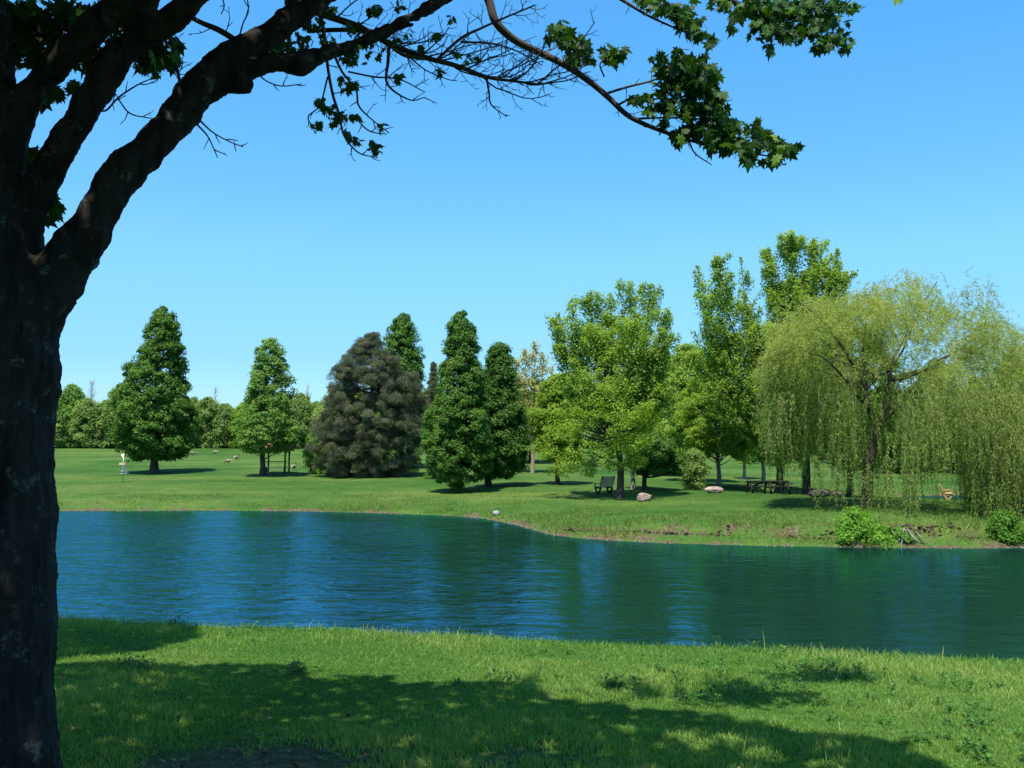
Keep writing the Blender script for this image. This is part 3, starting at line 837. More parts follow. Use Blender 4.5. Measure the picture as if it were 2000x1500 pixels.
for i, (px, Yr) in enumerate(spots):
    if i in used: continue
    k = int(rw.integers(0, len(protos)))
    s = rw.uniform(.84, 1.0) * (.84 if px < 640 else .98)
    dup(protos[k], gxy(px, Yr), rw.uniform(0, 6.28), (s * rw.uniform(.9, 1.2), s * rw.uniform(.9, 1.2), s))
# bare thin trees poking above the wood
for px, top, lab in [(178, 742, 'bare twiggy treetop above the wood at the far left'), (420, 758, 'bare twiggy treetop between the cone-shaped tree and the pale green one'), (601, 748, 'bare twiggy treetop just left of the broad pine')]:
    bb = gxy(px, 146)
    root = empty('bare_tree', bb, lab, 'tree')
    tb = Tubes(); H = at(px, top, 146)[2] - bb[2]
    tb.add([[0, 0, -.2], [.05, 0, H * .5], [0, 0, H]], [.12, .07, .012], 6)
    for j in range(90):
        z0 = rw.uniform(.4, .97) * H; a = rw.uniform(0, 6.28); l = rw.uniform(.8, 2.2) * (1.1 - z0 / H + .2)
        tb.add([[0, 0, z0], [math.cos(a) * l * .45, math.sin(a) * l * .45, z0 + l * .6], [math.cos(a) * l * .6, math.sin(a) * l * .6, z0 + l * 1.1]], [.022, .016, .008], 4, False)
    tb.build('trunk', M['twig_pale'], root)

# ------------------------------------------------------------------ willow
bw = hit(1692, 990)
DW = bw[1]
root = empty('willow_tree', bw, 'large weeping willow with long hanging strands on the point of land', 'tree')
tb = Tubes()
W = lambda px, py, dy=0: at(px, py, DW + dy) - bw


def limb(pts, r0, r1, k=8, tb=tb):
    P = catmull([W(*p) for p in pts], 6); tb.add(P, np.linspace(r0, r1, len(P)), k, False); return P


P_t = limb([(1692, 1000), (1694, 950), (1697, 910), (1706, 868), (1712, 835)], .26, .19, 12)
limbs = [
    limb([(1712, 840), (1700, 805), (1692, 770), (1690, 745, .3)], .13, .10),
    limb([(1712, 840), (1722, 815), (1732, 780, .6), (1738, 740, 1.0), (1745, 700, 1.4), (1765, 665, 1.6), (1785, 620, 1.6), (1792, 590, 1.5)], .13, .03),
    limb([(1692, 760), (1670, 720, -.3), (1640, 670, -.8), (1600, 620, -1.2), (1560, 590, -1.5)], .09, .025),
    limb([(1692, 760), (1715, 735, .2), (1735, 725, .4), (1760, 690, .5), (1775, 655, .5), (1800, 600, .6), (1830, 550, .8)], .08, .02),
    limb([(1690, 745), (1685, 690, .4), (1690, 640, .6), (1700, 580, .6)], .07, .02),
    limb([(1738, 740, 1), (1790, 725, .8), (1850, 715, .4), (1900, 690, .2), (1930, 670, 0), (1980, 660, -.2)], .09, .03),
    limb([(1735, 745, .8), (1790, 730, 0), (1830, 705, -.6), (1870, 685, -1), (1920, 650, -1.2)], .08, .025),
    limb([(1700, 800), (1680, 780, -1), (1650, 740, -2), (1610, 700, -2.6), (1580, 690, -3)], .08, .02),
    limb([(1712, 838), (1750, 800, -1), (1800, 760, -2.2), (1860, 730, -3), (1920, 720, -3.4)], .08, .02),
    limb([(1712, 838), (1740, 790, 1.5), (1800, 740, 3), (1870, 680, 3.8)], .07, .02),
    limb([(1700, 800), (1670, 740, 1.6), (1630, 690, 2.8), (1580, 650, 3.2)], .07, .02),
]
r = np.random.default_rng(99)
tops = [(1500, 690), (1515, 650), (1530, 622), (1560, 590), (1600, 568), (1640, 560), (1680, 552), (1712, 556), (1740, 545), (1770, 520), (1800, 512), (1830, 516), (1860, 545), (1890, 540), (1925, 548), (1945, 590), (1975, 620), (2010, 640), (2060, 690), (2110, 760)]
tx = np.array([t[0] for t in tops], float); ty = np.array([t[1] for t in tops], float)
bots = [(1500, 800), (1515, 905), (1560, 925), (1600, 960), (1640, 985), (1680, 955), (1700, 985), (1740, 1010), (1780, 1020), (1810, 970), (1832, 920), (1870, 915), (1880, 990), (1920, 1010), (1950, 1035), (1990, 1060), (2040, 1060), (2110, 1000)]
bx_ = np.array([t[0] for t in bots], float); by_ = np.array([t[1] for t in bots], float)
LP, LU, LN, LS, LT = [], [], [], [], []
xc, halfw = 1800., 310.
allp = np.vstack(limbs)
nst = 0
while nst < 12000:
    # a bough tip: its strands start close together and fan out
    px = r.uniform(1505, 2110)
    top = np.interp(px, tx, ty); bot = np.interp(px, bx_, by_)
    fx = (px - xc) / halfw
    dmax = 4.4 * math.sqrt(max(.03, 1 - fx * fx))
    dy = r.uniform(-1, 1) * dmax
    if px > 1745 and r.uniform() < .45: dy = r.uniform(-6.6, -2.0)
    dome = (1 - math.sqrt(max(.03, 1 - (min(abs(dy), 5.1) / 5.2) ** 2))) * 150
    q = r.uniform() ** 1.15
    py0 = top + dome + q * (bot - top) * .74 + r.uniform(0, 22)
    if float(sn(np.array([px / 42.]), np.array([py0 / 34. + dy * .35]), 2.6, 55)[0]) < -.18: continue
    if px > 1870 and dy < .5: pass
    elif py0 > 790 and float(sn(np.array([px / 26.]), np.array([dy * .6]), 2.6, 57)[0]) < .12: continue
    elif py0 > 730 and r.uniform() < .35: continue
    bc = W(px, py0, dy); bt = r.normal(0, .15)
    ns = int(r.uniform(8, 22)); bsp = r.uniform(.22, .5)
    for j in range(ns):
        s = bc + r.normal(0, bsp, 3) * [1, 1, .75]
        qx, qy = proj(s + bw)
        low = np.interp(qx, bx_, by_) + r.normal(5, 26) - (0 if dy < .5 else 50)
        if qx < 1497: continue
        if dy > 1 and 1700 < qx < 1880 and qy > 700 and r.uniform() < .3: continue
        if 1828 < qx < 1878 and qy > 780: continue
        hole = ((qx - 1800) / 62) ** 2 + ((qy - 692) / 34) ** 2
        if hole < .6 + .8 * r.uniform() and r.uniform() < .75: continue
        if dy < .6 and abs(qx - 1712) < 42 and 700 < qy < 900 and r.uniform() < .8: continue
        Lmax = (low - qy) * DW / F
        if Lmax < .2: continue
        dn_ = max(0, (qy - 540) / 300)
        up_ = qy < 735
        L = min(Lmax, r.uniform(.3, .95) if up_ else r.uniform(.35, 1.25) * (.7 + 2.7 * dn_) * (1.4 if px > 1870 else 1))
        if 1755 < qx < 1850 and 600 < qy <= 665 and r.uniform() < .6: L = min(L, max(.3, (672 - qy) * DW / F))
        if dy < .6 and 1672 < qx < 1760 and qy < 740 and r.uniform() < .8: L = min(L, max(.25, (745 - qy) * DW / F))
        a = r.uniform(0, 6.28); o_ = np.array([fx * .8 + math.cos(a) * .9, dy / 5 + math.sin(a) * .9, 0]); arch = r.uniform(.5, 1.3) * min(1, L) if up_ else r.uniform(.15, .5) * min(1, L)
        nseg = max(4, int(L / .2)); t = np.linspace(0, 1, nseg)
        path = s + np.outer(1 - np.exp(-t * L * 2.0), o_) * arch
        path[:, 2] += r.uniform(.05, .25) * np.sin(np.clip(t * L * 3, 0, math.pi)) - t * L
        sw = r.uniform(0, 6); path[:, 0] += .08 * np.sin(t * L * 1.8 + sw) + .06 * L * t * math.sin(nst); path[:, 1] += .07 * np.cos(t * L * 1.7 + sw)
        if nst % 4 == 0: tb.add(path, np.linspace(.008, .003, nseg), 3, False)
        m_ = int(L * 27) + 6
        ti = r.uniform(0, 1, m_) * (nseg - 1); i0 = np.minimum(ti.astype(int), nseg - 2); fr = (ti - i0)[:, None]
        P = path[i0] * (1 - fr) + path[i0 + 1] * fr + r.normal(0, .02, (m_, 3))
        a = r.uniform(0, 6.28, m_); U = np.stack([np.cos(a), np.sin(a), r.uniform(-1.2, .5, m_) if up_ else r.uniform(-3.0, -.3, m_)], 1)
        LP.append(P); LU.append(U); LN.append(r.normal(0, .8, (m_, 3)) + SUN * .8); LS.append(r.uniform(.08, .16, m_))
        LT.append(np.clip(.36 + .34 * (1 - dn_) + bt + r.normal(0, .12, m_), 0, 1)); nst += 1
# small connecting boughs
for j in range(170):
    q = allp[r.integers(len(allp))]; px = r.uniform(1520, 2060); dy = r.uniform(-3.2, 3.2)
    top = np.interp(px, tx, ty)
    e = W(px, top + r.uniform(15, 150), dy)
    if np.linalg.norm(e - q) > 3.4 or e[2] < q[2] - .4: continue
    if 1730 < px < 1880 or np.linalg.norm((e - q)[:2]) < .6 * abs(e[2] - q[2]): continue
    mid = (e + q) / 2 + [0, 0, .25]
    tb.add(catmull([q, mid, e], 5), np.linspace(.035, .008, 11), 5, False)
tb.build('trunk', M['bark'], root)
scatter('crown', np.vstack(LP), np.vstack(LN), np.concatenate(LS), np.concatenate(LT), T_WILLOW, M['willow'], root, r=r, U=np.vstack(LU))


# ------------------------------------------------------------------ foreground maple
bm = gxy(-25, 4.7)
maple = empty('maple_tree', bm, 'huge maple in deep shade leaning its limbs over the water from the near left', 'tree')
MB_ = Tubes()


def mlimb(pts, k=14, n=6, tbx=None):
    P = catmull([at(p[0], p[1], p[2]) for p in pts], n)
    rad = np.interp(np.linspace(0, len(pts) - 1, len(P)), np.arange(len(pts)), [p[3] * p[2] / F / 2 for p in pts])
    (tbx or MB_).add(P, rad, k)
    return P


mlimb([(-28, 1720, 4.7, 330), (-30, 1600, 4.7, 280), (-30, 1400, 4.7, 250), (-29, 1200, 4.7, 250), (-28, 1000, 4.7, 244), (-24, 850, 4.7, 240), (-18, 730, 4.7, 258), (-22, 660, 4.7, 245), (-30, 560, 4.7, 240), (-34, 470, 4.7, 215), (-38, 400, 4.7, 178), (-40, 300, 4.65, 146), (-35, 230, 4.6, 158), (-38, 120, 4.55, 116), (-42, 0, 4.5, 105), (-50, -200, 4.4, 95), (-80, -500, 4.3, 70)], 20)
PA = mlimb([(-20, 760, 4.7, 180), (5, 680, 4.7, 190), (48, 610, 4.7, 150), (98, 552, 4.7, 114), (150, 490, 4.7, 92), (206, 398, 4.72, 82), (240, 336, 4.75, 84), (290, 290, 4.8, 62), (338, 234, 4.85, 64), (388, 178, 4.9, 66), (432, 137, 4.95, 76), (478, 98, 5.0, 56), (542, 55, 5.05, 46), (604, 12, 5.1, 44), (680, -60, 5.2, 46), (800, -200, 5.4, 36), (950, -380, 5.6, 20)])
mlimb([(225, 350, 4.72, 60), (235, 325, 4.7, 66), (250, 300, 4.7, 50)], 12)            # knot
mlimb([(440, 150, 4.93, 60), (470, 162, 4.90, 46), (484, 172, 4.88, 32)], 12)            # broken stub below
mlimb([(415, 130, 4.93, 50), (428, 102, 4.93, 26), (434, 84, 4.92, 6)], 10)
PB = mlimb([(450, 150, 4.95, 70), (495, 132, 4.95, 40), (540, 122, 5.0, 34), (590, 124, 5.05, 38), (625, 110, 5.1, 35), (680, 90, 5.2, 33), (740, 65, 5.3, 32), (800, 35, 5.4, 27), (860, 0, 5.55, 22), (950, -55, 5.8, 18), (1080, -120, 6.1, 14)])
mlimb([(770, 52, 5.35, 30), (792, 50, 5.34, 20), (812, 47, 5.33, 16)], 10)
PC = mlimb([(-5, 560, 4.7, 120), (28, 480, 4.7, 88), (50, 420, 4.7, 74), (74, 372, 4.68, 64), (98, 325, 4.66, 56), (132, 268, 4.64, 54), (166, 214, 4.62, 54), (200, 160, 4.6, 60), (238, 105, 4.58, 56), (285, 66, 4.56, 52), (335, 36, 4.54, 46), (380, -5, 4.52, 34), (440, -70, 4.5, 34), (520, -220, 4.4, 20)])
mlimb([(236, 112, 4.56, 40), (268, 55, 4.5, 30), (292, 8, 4.45, 28), (320, -60, 4.4, 24)])
PD = mlimb([(-10, 300, 4.65, 110), (30, 218, 4.6, 76), (75, 165, 4.55, 56), (122, 112, 4.5, 52), (175, 60, 4.45, 54), (232, 5, 4.4, 54), (320, -90, 4.3, 44), (450, -300, 4.1, 25)])
# upper limbs out of the frame that carry the shade canopy
mlimb([(-42, -50, 4.5, 90), (300, -500, 3.9, 60), (600, -1200, 3.0, 30)], 8)
mlimb([(-60, -200, 4.4, 80), (-900, -150, 7.0, 50), (-1300, -100, 10, 26)], 8)
mlimb([(-60, -100, 4.45, 70), (-600, -300, 4.4, 50), (-1200, -500, 4.4, 20)], 8)
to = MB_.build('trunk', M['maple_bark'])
md = to.modifiers.new('remesh', 'REMESH'); md.mode = 'VOXEL'; md.voxel_size = .017; md.use_smooth_shade = True
ms = to.modifiers.new('smooth', 'SMOOTH'); ms.iterations = 4; ms.factor = .5
dg = bpy.context.evaluated_depsgraph_get(); dg.update()
me = bpy.data.meshes.new_from_object(to.evaluated_get(dg))
nv = len(me.vertices); co = np.empty(nv * 3, np.float32); me.vertices.foreach_get('co', co); co = co.reshape(-1, 3).astype(float)
no = np.empty(nv * 3, np.float32); me.vertices.foreach_get('normal', no); no = no.reshape(-1, 3)
dd = .004 * np.sin(co[:, 0] * 23 + 3 * np.sin(co[:, 2] * 7)) * np.sin(co[:, 2] * 11 + 2 * np.sin(co[:, 0] * 9)) + .014 * sn(co[:, 0] * 2 + co[:, 1], co[:, 2], 7, 61) + .007 * sn(co[:, 0] + co[:, 1] * 2, co[:, 2] * .7, 40, 62) + .004 * sn(co[:, 0] - co[:, 1], co[:, 2], 95, 63)
co = co + no * (1.25 * dd)[:, None] - bm
me.vertices.foreach_set('co', co.astype(np.float32).ravel()); me.update()
if not len(me.materials): me.materials.append(M['maple_bark'])
for p in me.polygons: p.use_smooth = True
old = to.data; bpy.data.objects.remove(to); bpy.data.meshes.remove(old)
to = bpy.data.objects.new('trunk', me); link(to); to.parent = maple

# thinner branches and twigs
TW = Tubes()
rt = np.random.default_rng(123)
LEAFC = []          # (position, spread, count)


def spurs(P, r0, L, lvl, dens=1.0, curl=.5, plane=None):
    """bare twigs along a branch: short shoots alternating left and right, curving up at their ends"""
    seg = np.linalg.norm(np.diff(P, axis=0), axis=1); cum = np.concatenate([[0], np.cumsum(seg)])
    s = rt.uniform(.03, .09); side = 1
    while s < cum[-1]:
        i = min(np.searchsorted(cum, s) - 1, len(P) - 2); i = max(i, 0)
        f = (s - cum[i]) / (seg[i] + 1e-9); q = P[i] * (1 - f) + P[i + 1] * f
        T = unit(P[i + 1] - P[i])
        side = -side
        perp = unit(np.cross(T, np.array([0, 1., 0]) + rt.normal(0, .45, 3)))
        d = unit(T * rt.uniform(.2, .9) + perp * side * rt.uniform(.6, 1.0) + rt.normal(0, .15, 3))
        l = L * rt.uniform(.4, 1.1) * (1 - .5 * s / cum[-1])
        pts = [q]
        n_ = 5
        for k in range(n_):
            d = unit(d + np.array([0, 0, curl * .16]) + T * .08 + rt.normal(0, .12, 3)); pts.append(pts[-1] + d * l / n_)
        pts = np.array(pts)
        TW.add(pts, np.linspace(r0, r0 * .45, len(pts)), 4, False)
        if lvl > 0: spurs(pts, r0 * .7, L * .42, lvl - 1, dens * 1.2, curl)
        s += rt.uniform(.04, .10) / dens


def branch(pts, L=.22, lvl=1, dens=1.0, curl=.5, n=6, leaves=0):
    P = catmull([at(p[0], p[1], p[2]) for p in pts], n)
    rad = np.interp(np.linspace(0, len(pts) - 1, len(P)), np.arange(len(pts)), [p[3] * p[2] / F / 2 for p in pts])
    TW.add(P, rad, 8)
    if L: spurs(P[len(P) // 5:], .0038, L, lvl, dens, curl)
    return P


# long right-hand branch
PF = branch([(900, -90, 6.2, 24), (950, -10, 6.3, 18), (968, 42, 6.3, 17), (1005, 78, 6.35, 15), (1055, 103, 6.4, 14), (1105, 128, 6.4, 13), (1155, 162, 6.45, 12), (1190, 192, 6.5, 11), (1230, 228, 6.5, 10), (1290, 255, 6.55, 8), (1350, 275, 6.6, 6), (1420, 290, 6.6, 4.5), (1500, 305, 6.6, 3)], .16, 1, .7)
branch([(1180, 184, 6.5, 6), (1225, 170, 6.5, 5), (1280, 155, 6.5, 4), (1310, 130, 6.5, 3)], .10, 0)
branch([(1204, 206, 6.5, 5), (1240, 192, 6.5, 4), (1290, 205, 6.5, 4), (1330, 190, 6.5, 3)], .10, 0)
branch([(1240, 232, 6.55, 5), (1300, 230, 6.5, 4), (1360, 232, 6.5, 4), (1400, 240, 6.5, 3)], .10, 0)
branch([(1345, 275, 6.6, 4), (1358, 300, 6.6, 3), (1390, 322, 6.6, 2)], .05, 0)
branch([(1180, 150, 6.45, 3.5), (1172, 125, 6.4, 3), (1190, 110, 6.4, 2)], .12, 1, 1)
# upper right sprays
branch([(1150, -40, 6.8, 10), (1215, 0, 6.8, 7), (1265, 30, 6.8, 5), (1320, 55, 6.8, 4), (1385, 78, 6.8, 2)], .10, 0)
branch([(1350, -60, 7.2, 12), (1430, 0, 7.2, 9), (1490, 45, 7.2, 6), (1560, 60, 7.2, 4), (1640, 90, 7.2, 2)], .12, 0)
# the pair of branches crossing behind the limb
PE = branch([(560, 0, 5.6, 22), (630, 28, 5.6, 15), (700, 52, 5.65, 14), (760, 85, 5.7, 12), (830, 112, 5.75, 11), (890, 128, 5.8, 10), (950, 150, 5.85, 8), (1000, 158, 5.9, 6), (1060, 165, 5.9, 3)], .26, 2, .8, .6)
branch([(600, 60, 5.5, 10), (700, 60, 5.5, 9), (755, 85, 5.55, 9), (790, 108, 5.6, 8), (830, 115, 5.65, 7)], .25, 1)
branch([(855, 115, 5.7, 6), (900, 75, 5.8, 6), (940, 55, 5.9, 5), (985, 35, 6.0, 4), (1045, 10, 6.1, 3)], .42, 2, .9, .4)
branch([(900, 82, 5.8, 5), (960, 85, 5.9, 4), (1010, 100, 6, 3), (1060, 128, 6, 2)], .3, 2, .9, .4)
branch([(950, 150, 5.9, 5), (955, 180, 5.9, 4), (960, 205, 5.9, 3), (990, 228, 5.9, 2)], .14, 1)
branch([(760, 85, 5.6, 7), (758, 120, 5.6, 7), (757, 165, 5.6, 5), (800, 195, 5.6, 3), (830, 190, 5.6, 2)], .2, 1)
# hanging spray under the middle
branch([(620, 10, 5.3, 9), (632, 60, 5.3, 8), (640, 130, 5.3, 6), (650, 185, 5.3, 6), (663, 225, 5.3, 5), (672, 265, 5.3, 4), (700, 298, 5.3, 3), (738, 308, 5.3, 2)], .17, 1, .9)
branch([(650, 100, 5.3, 6), (668, 140, 5.3, 5), (695, 175, 5.3, 4), (700, 205, 5.3, 4), (720, 228, 5.3, 3), (760, 260, 5.3, 2)], .16, 1, .9)
branch([(640, 150, 5.3, 4), (625, 205, 5.3, 3), (602, 228, 5.3, 3), (612, 250, 5.3, 2)], .12, 1, .9)
branch([(690, 225, 5.3, 3), (720, 255, 5.3, 3), (755, 262, 5.3, 2)], .08, 0)
branch([(680, 140, 5.3, 4), (730, 150, 5.3, 4), (780, 155, 5.3, 3), (830, 180, 5.3, 2)], .18, 1, .9)
# small bare fans
branch([(500, 140, 4.98, 4), (520, 158, 5, 3), (550, 168, 5, 2.5), (590, 164, 5, 2)], .10, 1)
branch([(390, 235, 4.95, 4), (415, 258, 4.95, 3), (445, 275, 4.95, 2.5), (475, 287, 4.95, 2)], .12, 1, 1.2)
branch([(385, 243, 4.95, 4), (405, 265, 4.95, 3), (415, 285, 4.95, 2.5), (425, 308, 4.95, 2)], .12, 1, 1.2)
branch([(190, 215, 4.8, 5), (208, 215, 4.8, 4), (232, 190, 4.8, 4), (270, 165, 4.8, 3), (300, 152, 4.8, 2)], .16, 1, 1.1)
branch([(232, 195, 4.8, 3), (255, 222, 4.8, 3), (300, 232, 4.8, 2)], .12, 1, 1.1)
branch([(330, 60, 4.9, 7), (345, 130, 4.9, 7), (356, 185, 4.9, 6)], .12, 1, .9)
branch([(470, 85, 5.1, 12), (430, 60, 5.15, 12), (395, 45, 5.2, 10), (365, 30, 5.3, 9)], .2, 1, .6)
branch([(465, 80, 5.1, 4), (475, 45, 5.1, 3), (485, 20, 5.1, 3), (480, -20, 5.1, 2)], .16, 1, 1.1)
branch([(430, -10, 5.2, 3), (438, 10, 5.2, 2.5), (432, 28, 5.2, 2)], .06, 0)
branch([(40, 60, 5.1, 6), (110, 40, 5.1, 5), (170, 100, 5.1, 4), (230, 190, 5.1, 2)], .2, 1)
branch([(100, -20, 5.3, 6), (200, 60, 5.3, 5), (290, 120, 5.3, 4), (350, 140, 5.3, 2)], .2, 1)
for q0 in PE[8::3]:
    for rep_ in range(2):
        d = unit(np.array([rt.uniform(.5, 1), rt.uniform(-.5, .5), rt.uniform(-.7, .7)])); pts_ = [q0]
        l_ = rt.uniform(.25, .55)
        for k in range(8):
            d = unit(d + np.array([.05, 0, .10]) + rt.normal(0, .14, 3)); pts_.append(pts_[-1] + d * l_ / 8)
        pts_ = np.array(pts_); TW.add(pts_, np.linspace(.006, .003, 9), 5, False); spurs(pts_, .003, .20, 1, 1.0, .5)
TW.build('twigs', M['twig'], maple, origin=bm)

# maple leaf template: palmate, five pointed lobes
prof = [(-90, .10), (-112, .40), (-140, .36), (-150, .30), (175, .62), (168, .40), (150, .42), (133, .82), (122, .56), (112, .58), (90, 1.05)]
pts = [(math.cos(R(a)) * q, math.sin(R(a)) * q) for a, q in prof]
pts = pts + [(-x, y) for x, y in pts[1:-1][::-1]]
mv = np.array([[0, 0, .0]] + [[y * .5, x * .5, -.10 * (x * x + y * y)] for x, y in pts])
mf = np.array([[0, 1 + i, 1 + (i + 1) % len(pts)] for i in range(len(pts))])
T_MAPLE = (mv, mf)
r = np.random.default_rng(321)
CL = []   # px,py,spread px,Y,count
for px, py, s, n_ in [(1095, 62, 12, 14), (1112, 78, 12, 16), (1132, 92, 12, 14), (1120, 112, 10, 10), (1145, 100, 8, 7), (1152, 118, 6, 4), (1192, 104, 11, 13), (1212, 106, 7, 5), (1198, 118, 7, 4),
                      (1290, 112, 9, 9), (1322, 102, 8, 5), (1300, 140, 13, 16), (1330, 130, 14, 20), (1360, 130, 14, 20), (1385, 145, 13, 18), (1310, 170, 16, 22), (1345, 165, 18, 30), (1380, 175, 17, 26), (1405, 190, 9, 8),
                      (1250, 195, 11, 12), (1275, 212, 9, 9), (1310, 205, 14, 18), (1350, 210, 16, 24), (1390, 215, 15, 20), (1410, 235, 12, 14), (1300, 245, 6, 4), (1340, 255, 9, 7), (1370, 250, 14, 16), (1400, 255, 14, 18), (1430, 248, 12, 12),
                      (1325, 268, 8, 7), (1390, 280, 12, 14), (1420, 285, 14, 18), (1450, 285, 13, 16), (1475, 255, 12, 14), (1500, 275, 12, 14), (1520, 285, 12, 14), (1460, 305, 10, 8), (1515, 305, 11, 12), (1542, 296, 9, 7)]:
    CL.append((px, py, s, 6.5, n_))
for px, py, s, n_ in [(1255, -2, 12, 10), (1285, 8, 12, 14), (1310, 20, 12, 16), (1335, 40, 12, 14), (1350, 60, 10, 10), (1368, 72, 8, 7), (1392, 80, 6, 5), (1340, 20, 10, 9), (1360, 40, 8, 6)]:
    CL.append((px, py, s, 6.8, n_))
for px, py, s, n_ in [(1415, 5, 14, 16), (1440, 28, 13, 14), (1470, 10, 14, 20), (1500, 25, 15, 24), (1530, 10, 15, 24), (1560, 25, 16, 26), (1590, 10, 15, 22), (1620, 12, 14, 18), (1650, 12, 10, 10), (1500, 60, 13, 16), (1530, 60, 15, 20), (1560, 60, 15, 22),
                      (1595, 55, 15, 22), (1625, 45, 13, 14), (1640, 75, 12, 12), (1615, 85, 12, 12), (1595, 95, 8, 7), (1505, 92, 7, 7), (1430, 55, 7, 4), (1650, 95, 7, 5), (1480, 45, 12, 14), (1760, -4, 5, 2), (1672, 15, 6, 3)]:
    CL.append((px, py, s, 7.2, n_))
for px, py, s, n_ in [(20, 30, 20, 26), (60, 25, 20, 22), (50, 75, 22, 28), (20, 100, 16, 18), (95, 60, 22, 26), (120, 20, 20, 20), (150, 40, 20, 20), (180, 30, 16, 14), (110, 95, 20, 22), (85, 120, 14, 12), (150, 100, 16, 14), (210, 40, 18, 18), (255, 50, 18, 16),
                      (180, 120, 14, 10), (215, 110, 16, 12), (270, 90, 18, 18), (300, 105, 18, 22), (320, 120, 14, 14), (340, 110, 10, 8), (280, 130, 10, 8), (310, 70, 12, 10), (340, 85, 10, 8),
                      (85, 195, 7, 5), (110, 180, 8, 6), (145, 170, 6, 4), (50, 300, 9, 8), (60, 325, 8, 8), (105, 395, 8, 7), (112, 412, 6, 4), (92, 425, 4, 2), (30, 340, 12, 12), (50, 350, 8, 6), (12, 60, 16, 18)]:
    CL.append((px, py, s, 5.1, n_))
small = []
for px, py, s, n_ in [(600, 45, 10, 10), (620, 50, 10, 8), (645, 85, 14, 14), (590, 80, 12, 10), (560, 95, 12, 10), (680, 105, 12, 10), (720, 95, 14, 10), (690, 60, 12, 8), (640, 20, 12, 8), (730, 20, 10, 7), (775, 12, 8, 6), (680, 118, 9, 6),
                      (670, 155, 6, 5), (693, 165, 7, 8), (776, 153, 7, 8), (680, 175, 7, 8), (625, 200, 7, 7), (640, 212, 7, 7), (655, 235, 8, 10), (668, 222, 8, 10), (682, 230, 6, 6), (700, 230, 6, 6), (618, 245, 7, 8), (745, 248, 6, 7), (672, 262, 6, 5), (690, 272, 7, 6),
                      (728, 284, 7, 8), (738, 296, 5, 4), (885, 38, 6, 4), (895, 105, 7, 6), (915, 115, 7, 5), (855, 70, 8, 6), (860, 145, 6, 4), (820, 95, 5, 3), (770, 85, 10, 8), (800, 70, 8, 5), (540, 90, 10, 7)]:
    CL.append((px, py, s, 5.4, -n_))
LP, LN, LS, LT, LU = [], [], [], [], []
for px, py, s, Y0, n_ in CL:
    sm_ = n_ < 0; n_ = int(abs(n_) * ((1.5 if py > 130 or px > 790 else 2.6) if sm_ else 2.3))
    for i in range(n_):
        Yq = Y0 + r.normal(0, .16)
        LP.append(at(px + r.normal(0, s * .8), py + r.normal(0, s * .65), Yq))
        u = unit(np.array([r.normal(.1, .6), r.normal(0, .5), r.normal(-.45, .5)]))
        LU.append(u); LN.append(np.array([r.normal(0, .6), r.normal(-.35, .6), r.normal(.7, .4)]))
        LS.append(r.uniform(.055, .095) if sm_ else r.uniform(.095, .165)); LT.append(np.clip(r.normal(.42, .2), 0, 1))
# the rest of the crown above the frame, which shades the near grass
def world_poly(pix): return [tuple(hit(*p)[:2]) for p in pix]


edge1 = world_poly([(110, 1293), (240, 1296), (420, 1300), (590, 1302), (612, 1322), (760, 1324), (850, 1338), (930, 1330), (1040, 1340), (1120, 1375), (1190, 1378), (1240, 1386), (1400, 1394), (1470, 1412), (1560, 1430), (1640, 1436), (1740, 1445), (1845, 1455), (1780, 1475), (1850, 1496)])
e0 = edge1[0]
poly1 = [(-13, e0[1] + .5)] + edge1 + [(2.8, 3), (2.6, -9), (-13, -9)]
e2 = world_poly([(110, 1200), (250, 1203), (330, 1212), (420, 1216), (380, 1228), (400, 1245), (350, 1258), (300, 1272), (190, 1282), (110, 1290)])
poly2 = [(-11, e2[0][1] + .2)] + e2 + [(-10, e2[-1][1] + .3)]
blobs = [world_poly([(1370, 1366), (1480, 1360), (1490, 1372), (1380, 1378)]), world_poly([(1000, 1330), (1050, 1325), (1055, 1345), (1010, 1350)]), world_poly([(1170, 1335), (1240, 1332), (1250, 1348), (1180, 1350)])]
lights = [(1230, 1425, 26, 8), (1400, 1450, 70, 14), (1320, 1440, 30, 10), (1600, 1495, 30, 6), (240, 1285, 40, 8), (640, 1372, 12, 5), (900, 1418, 30, 5), (540, 1372, 16, 4), (1080, 1470, 20, 6), (330, 1395, 12, 5), (1480, 1475, 50, 10)]


def canopy(poly, dens, z0, z1, sz=(.20, .30), clump=.0):
    xs_ = [p[0] for p in poly]; ys_ = [p[1] for p in poly]
    area = (max(xs_) - min(xs_)) * (max(ys_) - min(ys_)); n_ = int(area * dens)
    x = r.uniform(min(xs_), max(xs_), n_); y = r.uniform(min(ys_), max(ys_), n_)
    sdv = sdist(x, y, poly) + .10 * sn(x, y, 7, 71) + .06 * sn(x, y, 17, 72)
    k = sdv < 0; x, y = x[k], y[k]
    gz = terr(x, y)
    ppx, ppy = proj(np.stack([x, y, gz], 1))
    kk = np.ones(len(x), bool)
    for lx, ly, lw, lh in lights:
        e = ((ppx - lx) / lw) ** 2 + ((ppy - ly) / lh) ** 2
        kk &= ~((e < 1) & (y > 0) & (r.uniform(0, 1, len(x)) < .93))
    x, y, gz = x[kk], y[kk], gz[kk]
    z = r.uniform(z0, z1, len(x))
    P = np.stack([x, y, gz], 1) + SUN * ((z - gz) / SUN[2])[:, None]
    for it in range(12):
        qx, qy = proj(P)
        bad = (P[:, 1] > .5) & (qx > -40) & (qx < 2040) & (qy > -45)
        if not bad.any(): break
        P[bad] = P[bad] + SUN * .5
    n2 = len(P)
    sz_ = r.uniform(*sz, n2)
    return P, unit(r.normal(0, .5, (n2, 3)) + SUN), sz_, np.clip(r.normal(.4, .2, n2), 0, 1)


